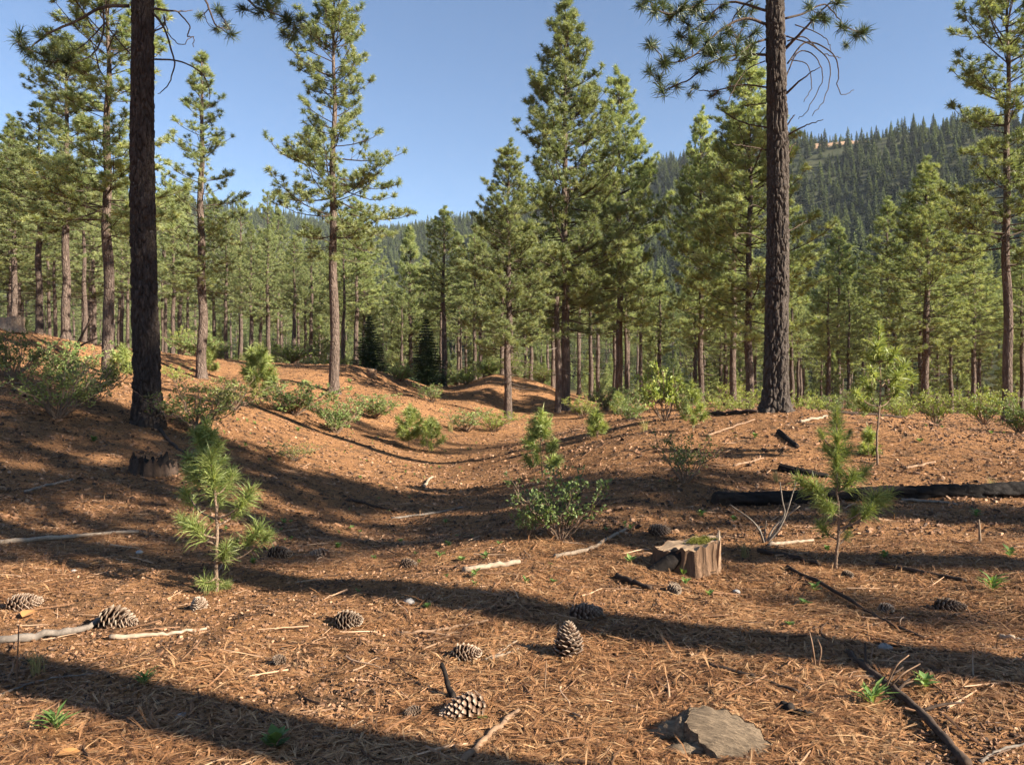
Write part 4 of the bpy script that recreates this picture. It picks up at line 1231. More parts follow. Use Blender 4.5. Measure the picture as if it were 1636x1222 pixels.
# ================================================================== SHRUBS
def shrub_meshes(seed, n_stem, n_leaf, leaf, mat, H=1.0, W=1.0, open_=0.3, upright=0.5):
    """stems that fork upward from one foot and leaves along their outer parts, unit height"""
    r = np.random.default_rng(seed)
    st = MB(); lv = MB()
    LP, LD = [], []
    for k in range(n_stem):
        az = k * 2.4 + r.normal() * 0.3; reach = W * (0.25 + 0.75 * r.random()) * 0.55; h = H * (0.55 + 0.45 * r.random()) * (1 - 0.35 * (reach / W) ** 2)
        s = np.linspace(0, 1, 8)
        P = np.stack([np.cos(az + 0.5 * s * r.normal()) * reach * s ** (1 - 0.4 * upright), np.sin(az + 0.5 * s * r.normal()) * reach * s ** (1 - 0.4 * upright), h * s ** (1.0 - 0.25 * (1 - upright))], -1)
        P[1:] += r.normal(size=(7, 3)) * 0.02
        P[0, 2] = -0.06
        tube(st, P, np.linspace(0.013, 0.004, 8), 4, 0.5, False)
        nt_ = 7
        for q in range(nt_):
            f = open_ + (1 - open_) * r.random(); i = min(int(f * 7), 6); b = P[i] + (P[i + 1] - P[i]) * (f * 7 - i)
            dd = r.normal(size=3); dd[2] = abs(dd[2]) * 0.7; dd /= np.linalg.norm(dd)
            L = 0.10 + 0.16 * r.random()
            tube(st, [b, b + dd * L * 0.5 + [0, 0, 0.01], b + dd * L], [0.005, 0.004, 0.002], 3, 0.5, False)
            m = int(n_leaf / (n_stem * nt_))
            for w in range(m):
                LP.append(b + dd * L * (0.25 + 0.85 * r.random()) + r.normal(size=3) * 0.025); LD.append(dd * 0.6 + r.normal(size=3) * 0.7 + np.array([0, 0, 0.35]))
    LP, LD = np.array(LP), np.array(LD)
    V = np.array([[0, 0, 0], [0.32, 0.05, 0.38], [0.22, 0.02, 0.78], [0, -0.06, 1.0], [-0.22, 0.02, 0.78], [-0.32, 0.05, 0.38], [0, -0.09, 0.5]]) * leaf
    T = np.array([[0, 1, 6], [1, 2, 6], [2, 3, 6], [3, 4, 6], [4, 5, 6], [5, 0, 6]])
    stamp(lv, V, T, None, frames(LD, r.random(len(LP)) * 6.28), LP, 0.7 + 0.6 * r.random(len(LP)), np.clip(0.5 + 0.26 * r.normal(size=len(LP)), 0, 1))
    return st.mesh('shrub_stems', M['stem']), lv.mesh('shrub_foliage', M[mat])

SHRUB = {
    'airy': shrub_meshes(1, 16, 1300, 0.044, 'shrub', 1, 1.25, 0.25, 0.6),
    'dense': shrub_meshes(2, 22, 3000, 0.046, 'shrub', 1, 1.5, 0.15, 0.4),
    'yellow': shrub_meshes(3, 14, 1500, 0.060, 'shrub_yellow', 1, 1.15, 0.35, 0.8),
    'dark': shrub_meshes(4, 22, 2300, 0.040, 'shrub_dark', 1, 1.6, 0.25, 0.45),
    'dark_open': shrub_meshes(5, 15, 1100, 0.042, 'shrub_dark', 1, 1.5, 0.3, 0.5),
    'mixed': shrub_meshes(6, 20, 2200, 0.044, 'shrub_yellow', 1, 1.6, 0.2, 0.4),
}
def shrub(kind, base, H, W, label, group=None, d=None, rz=None):
    p = hit(*base) if d is None else at(base[0], d)
    o = thing('shrub', label, 'shrub', p, random.random() * 6 if rz is None else rz, group)
    s, l = SHRUB[kind]
    tag(link('stems', s, o, scale=(W, W, H)), kind='stuff'); tag(link('foliage', l, o, scale=(W, W, H)), kind='stuff')
    return o
for a in [
    # kind, foot, height, width scale, label
    ('airy', (895, 862), 0.66, 0.72, 'leafy round shrub standing alone in the middle of the swale'),
    ('airy', (842, 858), 0.32, 0.32, 'small leafy sprig at the left foot of the lone middle shrub'),
    ('yellow', (1062, 672), 1.05, 0.95, 'tall open yellow-green shrub on the crest left of the big right trunk'),
    ('dark_open', (1094, 772), 0.66, 0.62, 'loose dark shrub on the shaded side of the right mound'),
    ('dark', (20, 606), 0.95, 0.85, 'dense dark shrub at the left edge on the slope'),
    ('dark', (92, 668), 0.85, 1.0, 'wide dark shrub in shade left of the big dark trunk'),
    ('dark', (140, 640), 0.75, 1.0, 'leafy sprawling shrub behind the wide dark shrub, below the sunny slope'),
    ('dense', (100, 612), 0.85, 0.9, 'broad-leaved shrub at the foot of the straight tan pine on the left slope'),
    ('dark', (315, 690), 0.85, 1.15, 'sparse shrub with pale twigs right of the big dark trunk'),
    ('dense', (472, 664), 0.9, 1.35, 'sunlit green shrub in the dip below the orange mound, left one'),
    ('dense', (536, 692), 0.85, 0.95, 'sunlit green shrub above the sunny slope, right of the larger shrub'),
    ('dark_open', (470, 738), 0.34, 0.60, 'low dark shrub half in shade on the sunny slope'),
    ('dark', (372, 656), 0.8, 1.1, 'dark shrub left of the dense dark sapling'),
    ('dense', (600, 668), 0.75, 1.2, 'shrub at the foot of the orange mound behind the two swale saplings'),
    ('mixed', (280, 612), 0.55, 0.6, 'pale shrub on the sunny slope just right of the big dark trunk'),
    ('airy', (745, 690), 0.8, 1.4, 'thin green shrub far up the swale below the second mound'),
    ('mixed', (790, 690), 0.7, 1.2, 'yellowish low shrub at the head of the swale, left of the sapling'),
]:
    shrub(*a)
for px, d, H, W, kind, lab in [
    (930, 33.0, 0.95, 1.1, 'mixed', 'pale shrub at the foot of the tallest middle pine'),
    (1010, 26.0, 1.0, 1.0, 'dense', 'green shrub peeping over the crest left of the tall open shrub'),
    (970, 38.0, 1.2, 1.4, 'dense', 'wide shrub among trunks right of the tallest middle pine'),
    (1160, 24.0, 0.85, 0.9, 'mixed', 'sunlit shrub behind the mound just left of the big right trunk'),
    (1190, 22.0, 0.75, 0.8, 'mixed', 'low sunlit shrub touching the left side of the big right trunk'),
    (1296, 24.0, 0.95, 1.0, 'mixed', 'sunlit shrub behind the mound just right of the big right trunk'),
    (1330, 27.0, 0.95, 0.9, 'dense', 'green shrub behind the mound between the big right trunk and the airy sapling'),
    (1440, 25.0, 0.85, 0.9, 'mixed', 'low shrub behind the airy sapling on the right mound'),
    (1496, 22.0, 1.0, 1.1, 'mixed', 'rounded sunlit shrub at the back of the right mound, left of two'),
    (1572, 21.0, 1.0, 1.0, 'mixed', 'rounded sunlit shrub at the back of the right mound, right of two'),
    (1628, 17.0, 0.8, 0.85, 'dense', 'green shrub at the right edge below the tall pine'),
    (640, 40.0, 1.0, 1.4, 'dense', 'shrub on top of the orange mound right of the mound pine'),
    (745, 50.0, 1.0, 1.5, 'mixed', 'pale low shrub between the two mounds'),
    (690, 33.0, 0.9, 1.3, 'airy', 'thin shrub in the hollow behind the orange mound'),
    (292, 40.0, 1.4, 1.1, 'mixed', 'bright young bush on the skyline of the left slope'),
    (470, 44.0, 1.1, 1.6, 'dense', 'green bush behind the crest left of the mound pine'),
    (1090, 30.0, 1.1, 1.2, 'dense', 'bush in shade behind the tall open yellow-green shrub'),
    (1230, 32.0, 1.1, 1.4, 'mixed', 'far bush behind the big right trunk'),
    (1390, 34.0, 1.1, 1.4, 'dense', 'far bush in the stand behind the airy sapling'),
    (350, 44.0, 1.1, 1.3, 'dense', 'bush on the crest right of the slim pine'),
]:
    shrub(kind, (px, 0), H, W, lab, d=d)

ur = random.Random(5)
for i in range(34):
    px = ur.uniform(300, 1700); d = ur.uniform(38, 62)
    if 520 < px < 860 and d < 48: d = 52
    shrub(ur.choice(('mixed', 'dense', 'airy', 'mixed')), (px, 0), ur.uniform(0.8, 1.5), ur.uniform(1.0, 1.7), 'low light green bush among the trunks at the edge of the far stand', 'undergrowth bushes in the far stand', d=d)

# ================================================================== STUMPS, LOG, CHARRED WOOD
def stump_meshes(seed, rad, h, tilt=(0, 0), ell=1.0, jag=0.03, ridge=0.02, side_mat='stump_side', top_mat='cut_face', hollow=0.0):
    r = np.random.default_rng(seed)
    ns, nz = 72, 22
    a = np.arange(ns) / ns * 2 * math.pi
    A, F = np.meshgrid(a, np.linspace(0, 1, nz))
    edge = h + tilt[0] * np.cos(a) + tilt[1] * np.sin(a) + jag * fbm(np.cos(a) * 5, np.sin(a) * 5, 0.0, seed, 4) + 0.4 * jag * vnoise(a * 14, a * 0, 0, seed + 3)
    edge = np.maximum(edge, 0.02)
    z = -0.08 + (edge[None] + 0.08) * F
    rr = rad * (1 + 0.12 * np.exp(-np.clip(z, 0, 1) / 0.07) + 0.10 * fbm(np.cos(A) * 1.5, np.sin(A) * 1.5, z * 0 + 2, seed, 2))
    rr = rr + ridge * fbm(np.cos(A) * 9, np.sin(A) * 9, z * 2.0, seed + 7, 3) + 0.5 * ridge * np.abs(vnoise(A * 22, z * 3, 0, seed + 8))
    V = np.stack([rr * np.cos(A) * ell, rr * np.sin(A), z], -1)
    i, j = np.meshgrid(np.arange(nz - 1), np.arange(ns), indexing='ij'); k = (j + 1) % ns
    side = MB(); side.add(V.reshape(-1, 3), None, np.stack([i * ns + j, i * ns + k, (i + 1) * ns + k, (i + 1) * ns + j], -1).reshape(-1, 4))
    # broken or sawn face, a little inside the rim
    nr = 16
    top = MB(); W = []
    for q in range(nr):
        f = 1 - q / (nr - 1) * 0.999
        plane = h + f * (tilt[0] * np.cos(a) + tilt[1] * np.sin(a))
        xx, yy = np.cos(a) * f, np.sin(a) * f
        z0 = plane + (edge - plane) * f ** 6 - 0.004 - hollow * (1 - f ** 2) + (0.30 * jag * fbm(xx * 2.0, yy * 2.0, 1.0, seed + 5, 3) + 0.16 * jag * vnoise(xx * 3, yy * 22, 0.5, seed + 6)) * (f < 0.99)
        W.append(np.stack([rr[-1] * f * np.cos(a) * ell, rr[-1] * f * np.sin(a), z0], -1))
    W = np.array(W)
    i, j = np.meshgrid(np.arange(nr - 1), np.arange(ns), indexing='ij'); k = (j + 1) % ns
    top.add(W.reshape(-1, 3), None, np.stack([i * ns + j, i * ns + k, (i + 1) * ns + k, (i + 1) * ns + j], -1).reshape(-1, 4))
    return side.mesh('stump_side', M[side_mat], True), top.mesh('stump_top', M[top_mat], True), W

def stump(label, base, rad, h, seed, rz=0.0, d=None, **kw):
    p = hit(*base) if d is None else at(base[0], d)
    o = thing('tree_stump', label, 'stump', p, rz)
    s, t, W = stump_meshes(seed, rad, h, **kw)
    link('stump_base', s, o); link('cut_face', t, o)
    return o, W

def slab(mb, n, seed, L, w, h, rnd=0.5):
    """rough splinter of wood along Z"""
    r = np.random.default_rng(seed)
    s = np.linspace(0, 1, n)
    P = np.stack([0.03 * L * np.sin(s * 3 + seed), 0.03 * L * np.cos(s * 2 + seed), s * L], -1)
    tube(mb, P, w * (1 - 0.75 * s ** 2) * (0.85 + 0.3 * r.random(n)), 5, rnd)

# mossy broken stump in the middle right
so, W = stump('broken brown stump with mossy flat top in the right foreground', (1100, 912), 0.205, 0.20, 3, 0.25, tilt=(0.035, -0.01), ell=1.1, jag=0.022, ridge=0.036)
mb = MB(); slab(mb, 8, 3, 0.30, 0.030, 0.02); link('splinter', mb.mesh('splinter', M['wood_pale']), so, (0.205, -0.05, 0.0), (0.05, 0.06, 0))
mb = MB(); slab(mb, 8, 5, 0.24, 0.026, 0.02); link('splinter', mb.mesh('splinter', M['wood_brown']), so, (0.17, -0.13, 0.0), (0.1, 0.02, 1))
mb = MB(); tube(mb, spline([(-0.12, -0.10, 0.14), (-0.24, -0.10, 0.07), (-0.36, -0.08, 0.0), (-0.44, -0.06, -0.06)], 12), np.linspace(0.07, 0.035, 12) , 9)
link('root', mb.mesh('stump_root', M['char'], True), so)
mr = np.random.default_rng(8)
mv, mtri = tuft_shape(10, 0.018, 0.004, 3, 1, 0, 80, 0.0)
mp = np.stack([mr.normal(0.09, 0.04, 260), mr.normal(-0.02, 0.05, 260), np.full(260, 0.215)], -1)
mp[:, 2] = 0.20 + 0.032 * mp[:, 0] / 0.2 + 0.004
mb = MB(); stamp(mb, mv, mtri, None, frames(np.tile([[0, 0, 1.0]], (260, 1)) + mr.normal(size=(260, 3)) * 0.3, mr.random(260) * 6), mp, 0.7 + 0.8 * mr.random(260), mr.random(260))
tag(link('moss', mb.mesh('moss', M['moss']), so), kind='stuff')

# weathered grey stump at the bottom edge
p = hit(1160, 1200)
sg = thing('tree_stump', 'weathered grey sloping stump at the bottom edge right of centre', 'stump', p - Vector((0, 0, 0.02)), -0.35)
s, t, W = stump_meshes(12, 0.115, 0.075, tilt=(-0.045, 0.04), ell=1.35, jag=0.011, ridge=0.010, side_mat='stump_grey', top_mat='stump_grey', hollow=-0.03)
link('stump_base', s, sg); link('cut_face', t, sg)
for q, (pts, ra, rb) in enumerate([
    ([(-0.10, 0.02, 0.06), (-0.19, 0.02, 0.045), (-0.28, 0.01, 0.0), (-0.38, 0.0, -0.07)], 0.060, 0.035),
    ([(-0.09, -0.06, 0.02), (-0.19, -0.11, 0.0), (-0.30, -0.15, -0.06)], 0.048, 0.03),
    ([(-0.06, 0.08, 0.07), (-0.15, 0.13, 0.06), (-0.27, 0.15, -0.02)], 0.040, 0.025),
]):
    C = spline(pts, 22); mb = MB()
    nz_ = 1 + 0.22 * vnoise(np.arange(22) * 0.8, np.zeros(22), 0, 50 + q)
    tube(mb, C, np.linspace(ra, rb, 22) * nz_, 28)
    V = mb.v[0]; rel = fbm(V[:, 0] * 9, V[:, 1] * 70, V[:, 2] * 70, 60 + q, 3)
    mb.v[0] = V + np.stack([0 * rel, 0.007 * rel, 0.008 * rel], -1)
    link('root', mb.mesh('stump_root', M['stump_grey'], True), sg)

stump('old dark rotted stump below the big dark trunk', (245, 756), 0.25, 0.17, 21, 0.5, tilt=(-0.03, 0.02), jag=0.10, ridge=0.05, side_mat='wood_dark', top_mat='char', hollow=0.06)
stump('pale freshly cut stump on the skyline at the far left', (18, 528), 0.34, 0.34, 22, 0.2, tilt=(0.05, -0.05), jag=0.05, ridge=0.03, side_mat='wood_pale', top_mat='cut_face')
stump('tiny pale stump on top of the orange mound beside a dark fir', (594, 598), 0.22, 0.35, 23, 0.2, jag=0.05, side_mat='wood_brown', top_mat='wood_pale', d=37.0)

def log(label, pts, r0, r1, mat, seed, name='fallen_log', bury=0.5):
    H_ = hits(pts)
    P = [np.array(h) + np.array([0, 0, r0 * (1 - bury)]) for h in H_]
    n = 150; C = spline(P, n); c0 = C[0].copy(); C = C - c0
    sides = 44
    T = np.gradient(C, axis=0); T /= np.linalg.norm(T, axis=1, keepdims=True)
    X = np.cross([0, 0, 1.0], T); X /= np.linalg.norm(X, axis=1, keepdims=True); Y = np.cross(T, X)
    a = np.arange(sides) / sides * 2 * math.pi
    A, I = np.meshgrid(a, np.arange(n))
    s = np.linalg.norm(C, axis=1)[:, None] + 0 * A
    f1, f2, idv = worley(np.mod(A / 6.283 * 9 + 0.4 * fbm(np.cos(A) * 2, np.sin(A) * 2, s * 2, seed, 2), 9), s / 0.16, 9, seed)
    rr = np.linspace(r0, r1, n)[:, None] * (1 + 0.13 * sstep(0.03, 0.3, f2 - f1) - 0.06 + 0.04 * idv + 0.20 * fbm(np.cos(A) * 2, np.sin(A) * 2, s * 3, seed, 3))
    V = C[:, None, :] + rr[..., None] * (np.cos(A)[..., None] * X[:, None, :] + np.sin(A)[..., None] * Y[:, None, :])
    i, j = np.meshgrid(np.arange(n - 1), np.arange(sides), indexing='ij'); k = (j + 1) % sides
    mb = MB(); mb.add(V.reshape(-1, 3), None, np.stack([i * sides + j, i * sides + k, (i + 1) * sides + k, (i + 1) * sides + j], -1).reshape(-1, 4))
    o = thing(name, label, 'log', tuple(c0))
    link('bark', mb.mesh('log_bark', M[mat], True), o)
    for e in (0, n - 1):
        mb = MB(); W = np.concatenate([C[e][None] * 0.999, V[e] * 0.985 + C[e] * 0.015])
        W[0] += (T[e] * (-0.02 if e == 0 else 0.02))
        jj = np.arange(sides); kk = (jj + 1) % sides
        mb.add(W, np.stack([np.zeros(sides, int), 1 + jj, 1 + kk], -1))
        link('log_end', mb.mesh('log_end', M['wood_dark'], True), o)
    return o
log('long charred log lying across the right mound behind the sapling', [(1142, 806), (1260, 802), (1430, 796), (1560, 793), (1680, 792)], 0.080, 0.105, 'char', 4)
log('short charred root chunk above the left end of the long log', [(1246, 752), (1290, 760), (1322, 764)], 0.055, 0.03, 'char', 6, 'charred_chunk')
log('blackened wood fragment on the sunny mound below the big right trunk', [(1244, 692), (1258, 704), (1274, 716)], 0.045, 0.03, 'char', 7, 'charred_chunk')

# ================================================================== STICKS
def stick(label, pts, rpx, mat='wood_pale', taper=0.5, lift=0.0, seed=0, name='stick', side=None, wob=0.22):
    """a stick along picture points found on the ground; lift raises its far end"""
    r = random.Random(seed)
    H_ = hits(pts)
    d = sum(h.y for h in H_) / len(H_)
    rad = rpx * d / FPX
    P = [np.array(h) + np.array([0, 0, rad * 0.8 + lift * (i / (len(H_) - 1))]) for i, h in enumerate(H_)]
    n = max(12, 5 * len(P)); C = spline(P, n)
    # a stick is stiff: it does not follow every hummock
    base = C[0, 2] + (C[-1, 2] - C[0, 2]) * np.linspace(0, 1, n)
    g = terrain(C[:, 0], C[:, 1])
    C[:, 2] = np.maximum(0.6 * base + 0.4 * C[:, 2], g + rad * 0.35)
    C[1:-1] += np.array([[r.gauss(0, rad * wob) for _ in range(3)] for _ in range(n - 2)])
    c0 = C[0].copy(); C = C - c0
    rr = np.linspace(rad, rad * taper, n) * np.array([r.uniform(0.85, 1.15) for _ in range(n)])
    mb = MB(); tube(mb, C, rr, 8)
    me = mb.mesh('stick', M[mat], True)
    if not side:
        o = link(name, me, None, tuple(c0)); tag(o, label, 'stick'); return o
    o = thing(name, label, 'stick', tuple(c0)); link('shaft', me, o)
    for f, dx, dy, dz in side:
        b = C[int(f * (n - 1))]
        e = b + np.array([dx, dy, dz])
        mb = MB(); tube(mb, spline([b, (b + e) / 2 + [0, 0, 0.01], e], 6), np.linspace(rad * 0.5, rad * 0.2, 6), 6)
        link('side_twig', mb.mesh('side_twig', M[mat], True), o)
    return o

for i, a in enumerate([
    ('long pale stick lying in shade at the left edge', [(-10, 870), (110, 862), (222, 853)], 4.2, 'wood_pale', 0.7),
    ('grey crooked branch entering from the left edge beside a pale cone', [(-10, 1032), (70, 1022), (135, 1010), (165, 990), (180, 976)], 6.5, 'wood_grey', 0.45),
    ('bleached wavy stick right of the grey crooked branch', [(175, 1022), (230, 1020), (280, 1013), (330, 1008)], 4.0, 'wood_pale', 0.5),
    ('short thick bleached stick in the middle of the sunny foreground', [(742, 916), (785, 909), (830, 902)], 5.0, 'wood_pale', 0.7),
    ('pale stick pointing up to the mossy stump', [(886, 893), (940, 880), (975, 862), (1000, 849)], 3.6, 'wood_pale', 0.8),
    ('slim pale stick just above the foreground shadow band', [(640, 1016), (710, 1008), (780, 993)], 3.2, 'wood_brown', 0.5),
    ('pale twig crossing another beside the upright cone, left one', [(775, 1060), (800, 1046), (826, 1026)], 2.4, 'wood_pale', 0.7),
    ('pale twig crossing another beside the upright cone, right one', [(784, 1058), (812, 1046), (846, 1036)], 3.2, 'wood_pale', 0.7),
    ('stout brown stick running to the bottom edge in the middle', [(738, 1222), (785, 1178), (828, 1142)], 6.0, 'wood_brown', 0.7),
    ('long thin brown stick below the large cone', [(560, 1222), (700, 1150), (850, 1135)], 1.8, 'wood_brown', 0.5),
    ('long thin dark branch slanting down from the mossy stump', [(1258, 910), (1330, 948), (1400, 990), (1476, 1022)], 3.6, 'wood_dark', 0.6),
    ('dark stick in front of the curved sapling', [(1212, 884), (1262, 893), (1308, 906)], 4.4, 'wood_dark', 0.6),
    ('dark straight stick right of the curved sapling', [(1400, 904), (1470, 918), (1544, 933)], 4.2, 'wood_dark', 0.7),
    ('dark broken stick above the grey stump', [(1130, 1068), (1200, 1086), (1278, 1112)], 5.5, 'wood_dark', 0.5),
    ('short dark twig left of the mossy stump', [(985, 924), (1010, 935), (1040, 943)], 5.0, 'wood_dark', 0.7),
    ('short dark wood scrap right of the grey stump', [(1250, 1132), (1275, 1145), (1298, 1152)], 7.0, 'char', 0.6),
    ('grey stick on the shaded left slope', [(40, 788), (80, 778), (116, 768)], 2.6, 'wood_grey', 0.7),
    ('pale splintered stick on the sunny mound right of the big trunk', [(1278, 676), (1300, 671), (1322, 668)], 2.6, 'wood_pale', 0.6),
    ('thin brown branch on the mound left of the big right trunk', [(1130, 698), (1165, 688), (1206, 672)], 1.8, 'wood_brown', 0.6),
    ('thin brown stick on the mound above the charred log', [(1172, 746), (1200, 740), (1220, 733)], 2.2, 'wood_brown', 0.6),
    ('brown stick on the mound right of the airy sapling foot', [(1446, 750), (1470, 746), (1494, 740)], 2.4, 'wood_brown', 0.6),
    ('grey stick below the long charred log', [(1440, 800), (1500, 804), (1530, 808)], 2.4, 'wood_grey', 0.6),
    ('pale bark strip between mossy stump and curved sapling', [(1228, 874), (1262, 870), (1300, 866)], 3.4, 'wood_pale', 0.6),
    ('pale stick on the shaded swale floor', [(625, 830), (690, 822), (740, 812)], 2.2, 'wood_grey', 0.6),
    ('forked grey stick at the bottom right corner', [(1566, 1222), (1600, 1204), (1650, 1190)], 3.0, 'wood_grey', 0.6),
    ('pale stick on the sunny swale slope', [(678, 780), (684, 770), (692, 764)], 2.4, 'wood_pale', 0.7),
    ('thin grey stick in the lower left needles', [(0, 1112), (60, 1090), (150, 1078)], 2.2, 'wood_grey', 0.5),
    ('brown stick in the dark corner at the lower left', [(350, 1166), (420, 1152), (500, 1140)], 2.2, 'wood_brown', 0.5),
    ('pale thick stick at the right edge of the foreground', [(1598, 1022), (1620, 1026), (1650, 1030)], 4.0, 'wood_pale', 0.8),
    ('dark branch lying on the bank left of the swale shrub', [(560, 800), (600, 812), (640, 820)], 2.6, 'wood_dark', 0.6),
    ('grey branch on the shaded slope beside the rotted stump', [(255, 690), (275, 712), (315, 738)], 3.4, 'wood_dark', 0.5),
    ('dark stick across the mound top left of the big right trunk', [(1130, 664), (1170, 662), (1210, 660)], 3.2, 'wood_dark', 0.7),
    ('dark stick on the crest of the mound right of the big trunk', [(1330, 660), (1380, 664), (1440, 668)], 2.6, 'wood_dark', 0.7),
    ('pale stick in needles at the lower middle', [(500, 1180), (545, 1172), (590, 1150)], 2.0, 'wood_pale', 0.6),
    ('dark twig under the foreground shadow band at right', [(1400, 1030), (1450, 1040), (1500, 1058)], 2.2, 'wood_dark', 0.6),
]):
    stick(*a, seed=i)
stick('dark thick fallen branch with side twigs reaching the bottom right', [(1352, 1046), (1400, 1088), (1450, 1132), (1500, 1180), (1545, 1226)], 6.0, 'wood_dark', 1.1, seed=71, name='fallen_branch',
      side=[(0.35, 0.10, 0.05, 0.06), (0.42, 0.16, 0.10, 0.05), (0.2, 0.05, 0.12, 0.08), (0.6, 0.2, 0.02, 0.03)])
stick('charred upright twig leaning beside the large cone', [(724, 1122), (706, 1098)], 5.0, 'char', 0.7, 0.10, 72, wob=0.2)

def upright(label, base, tops, rpx, mat, seed, name='dead_twig', cat='twig'):
    """bare stems rising from one foot"""
    b = hit(*base); d = b.y
    o = thing(name, label, cat, b)
    r = random.Random(seed)
    for pts in tops:
        P = [np.array([0, 0, -0.03])] + [np.array(pw(px, py, d + r.uniform(-0.08, 0.08))) - np.array(b) for px, py in pts]
        C = spline(P, 10)
        mb = MB(); tube(mb, C, np.linspace(rpx * d / FPX, rpx * d / FPX * 0.5, 10), 6)
        link('stem', mb.mesh('dead_stem', M[mat], True), o)
    return o
upright('bleached dead shrub with bare forked stems behind the mossy stump', (1222, 866), [[(1206, 836), (1166, 806)], [(1240, 838), (1278, 808)], [(1252, 826), (1250, 800), (1246, 770)], [(1222, 850), (1224, 832)], [(1216, 852), (1212, 840)], [(1250, 836), (1272, 770)]], 1.7, 'wood_grey', 1, 'dead_shrub', 'dead shrub')
upright('leaning dead branch stuck in the sunny left slope', (112, 584), [[(126, 546), (146, 508)], [(124, 556), (156, 540)]], 2.6, 'wood_dark', 2, 'dead_branch', 'dead branch')
upright('pair of thin straight twigs standing in the shadow band', (1304, 1066), [[(1298, 1030), (1293, 1008)], [(1312, 1040), (1306, 1020)]], 1.5, 'wood_brown', 3)
upright('thin upright twig in the left foreground needles', (26, 1088), [[(28, 1050), (30, 1000)]], 1.6, 'wood_brown', 4)
upright('thin upright twig beside the upright cone', (870, 1106), [[(872, 1070), (873, 1054)]], 1.4, 'wood_brown', 5)
upright('thin pale twig standing at the right of the shadow band', (1556, 1086), [[(1554, 1060), (1554, 1038)]], 1.5, 'wood_pale', 6)
upright('short pale splinter standing on the shaded right bank', (1566, 866), [[(1565, 850), (1564, 830)]], 2.4, 'wood_pale', 7)
upright('spray of dry bent twigs in the right foreground', (1410, 1106), [[(1440, 1078), (1470, 1060)], [(1450, 1090), (1490, 1082)], [(1430, 1066), (1452, 1046)], [(1470, 1100), (1520, 1096)]], 1.8, 'wood_brown', 8)

# ================================================================== PINE CONES
def cone_mesh(seed, n=118):
    """scales set in a spiral round an egg-shaped core; unit length along Z, stalk end down"""
    r = np.random.default_rng(seed)
    core = MB()
    zz = np.linspace(-0.46, 0.47, 14); prof = lambda t: 0.30 * np.sin(np.clip(t, 0, 1) ** 0.62 * math.pi) ** 0.75
    tube(core, np.stack([zz * 0, zz * 0, zz], -1), np.maximum(0.02, 0.62 * prof((zz + 0.5))), 12, 0.1)
    sc = MB()
    for k in range(n):
        t = (k + 0.5) / n; th = k * 2.39996
        t2 = 0.02 + 0.96 * t ** 0.9
        R0 = float(prof(np.array(t2)))
        z = -0.5 + t2 - 0.02
        e = np.array([math.cos(th), math.sin(th), 0]); s = np.array([-e[1], e[0], 0]); up = np.array([0, 0, 1.0])
        op = 0.35 + 0.9 * t2 + r.normal() * 0.08           # scales open outward low down, close towards the tip
        out = e * math.cos(op) + up * math.sin(op)
        nrm = np.cross(s, out) * -1
        L = 0.13 + 0.22 * R0 / 0.3 * (1 - 0.3 * t2); w = 0.035 + 0.075 * R0 / 0.3
        b = e * R0 * 0.45 + up * z
        m = b + out * L * 0.72; tip = b + out * L
        th_ = 0.018 + 0.02 * R0
        V = [b + s * w * 0.35, b - s * w * 0.35, m + s * w + nrm * th_, m - s * w + nrm * th_, m + s * w * 0.9 - nrm * th_, m - s * w * 0.9 - nrm * th_, tip + nrm * th_ * 0.3, tip + e * 0.02 + up * 0.012]
        T = [(0, 2, 3), (0, 3, 1), (0, 1, 5), (0, 5, 4), (0, 4, 2), (1, 3, 5), (2, 6, 3), (2, 4, 7), (2, 7, 6), (3, 6, 7), (3, 7, 5), (4, 5, 7)]
        g = 0.08 * r.normal()
        sc.add(V, T, None, np.clip(np.array([0.12, 0.12, 0.72, 0.72, 0.60, 0.60, 0.98, 1.0]) + g, 0, 1))
    return core.mesh('cone_core', M['cone']), sc.mesh('cone_scales', M['cone'])
CONES = [cone_mesh(s) for s in (1, 2, 3)]
def cone(label, px, py, len_px, dirn, seed=0, sink=0.30):
    """a pine cone resting on the ground; dirn is the way its tip points (right, away, up)"""
    p = hit(px, py)
    L = 0.88 * len_px * p.y / FPX
    dv = Vector(dirn).normalized()
    up = abs(dv.z)
    o = thing('pine_cone', label, 'pine cone', p + Vector((0, 0, L * (0.27 * (1 - up) + 0.46 * up - sink * 0.5))))
    o.rotation_euler = rot_to(dv, seed * 1.1)
    q = 0.82 + 0.3 * ((seed * 37) % 10) / 10; o.scale = (L * q, L * q, L)
    c, s = CONES[seed % 3]
    link('core', c, o); tag(link('scale_spiral', s, o), kind='stuff')
    return o
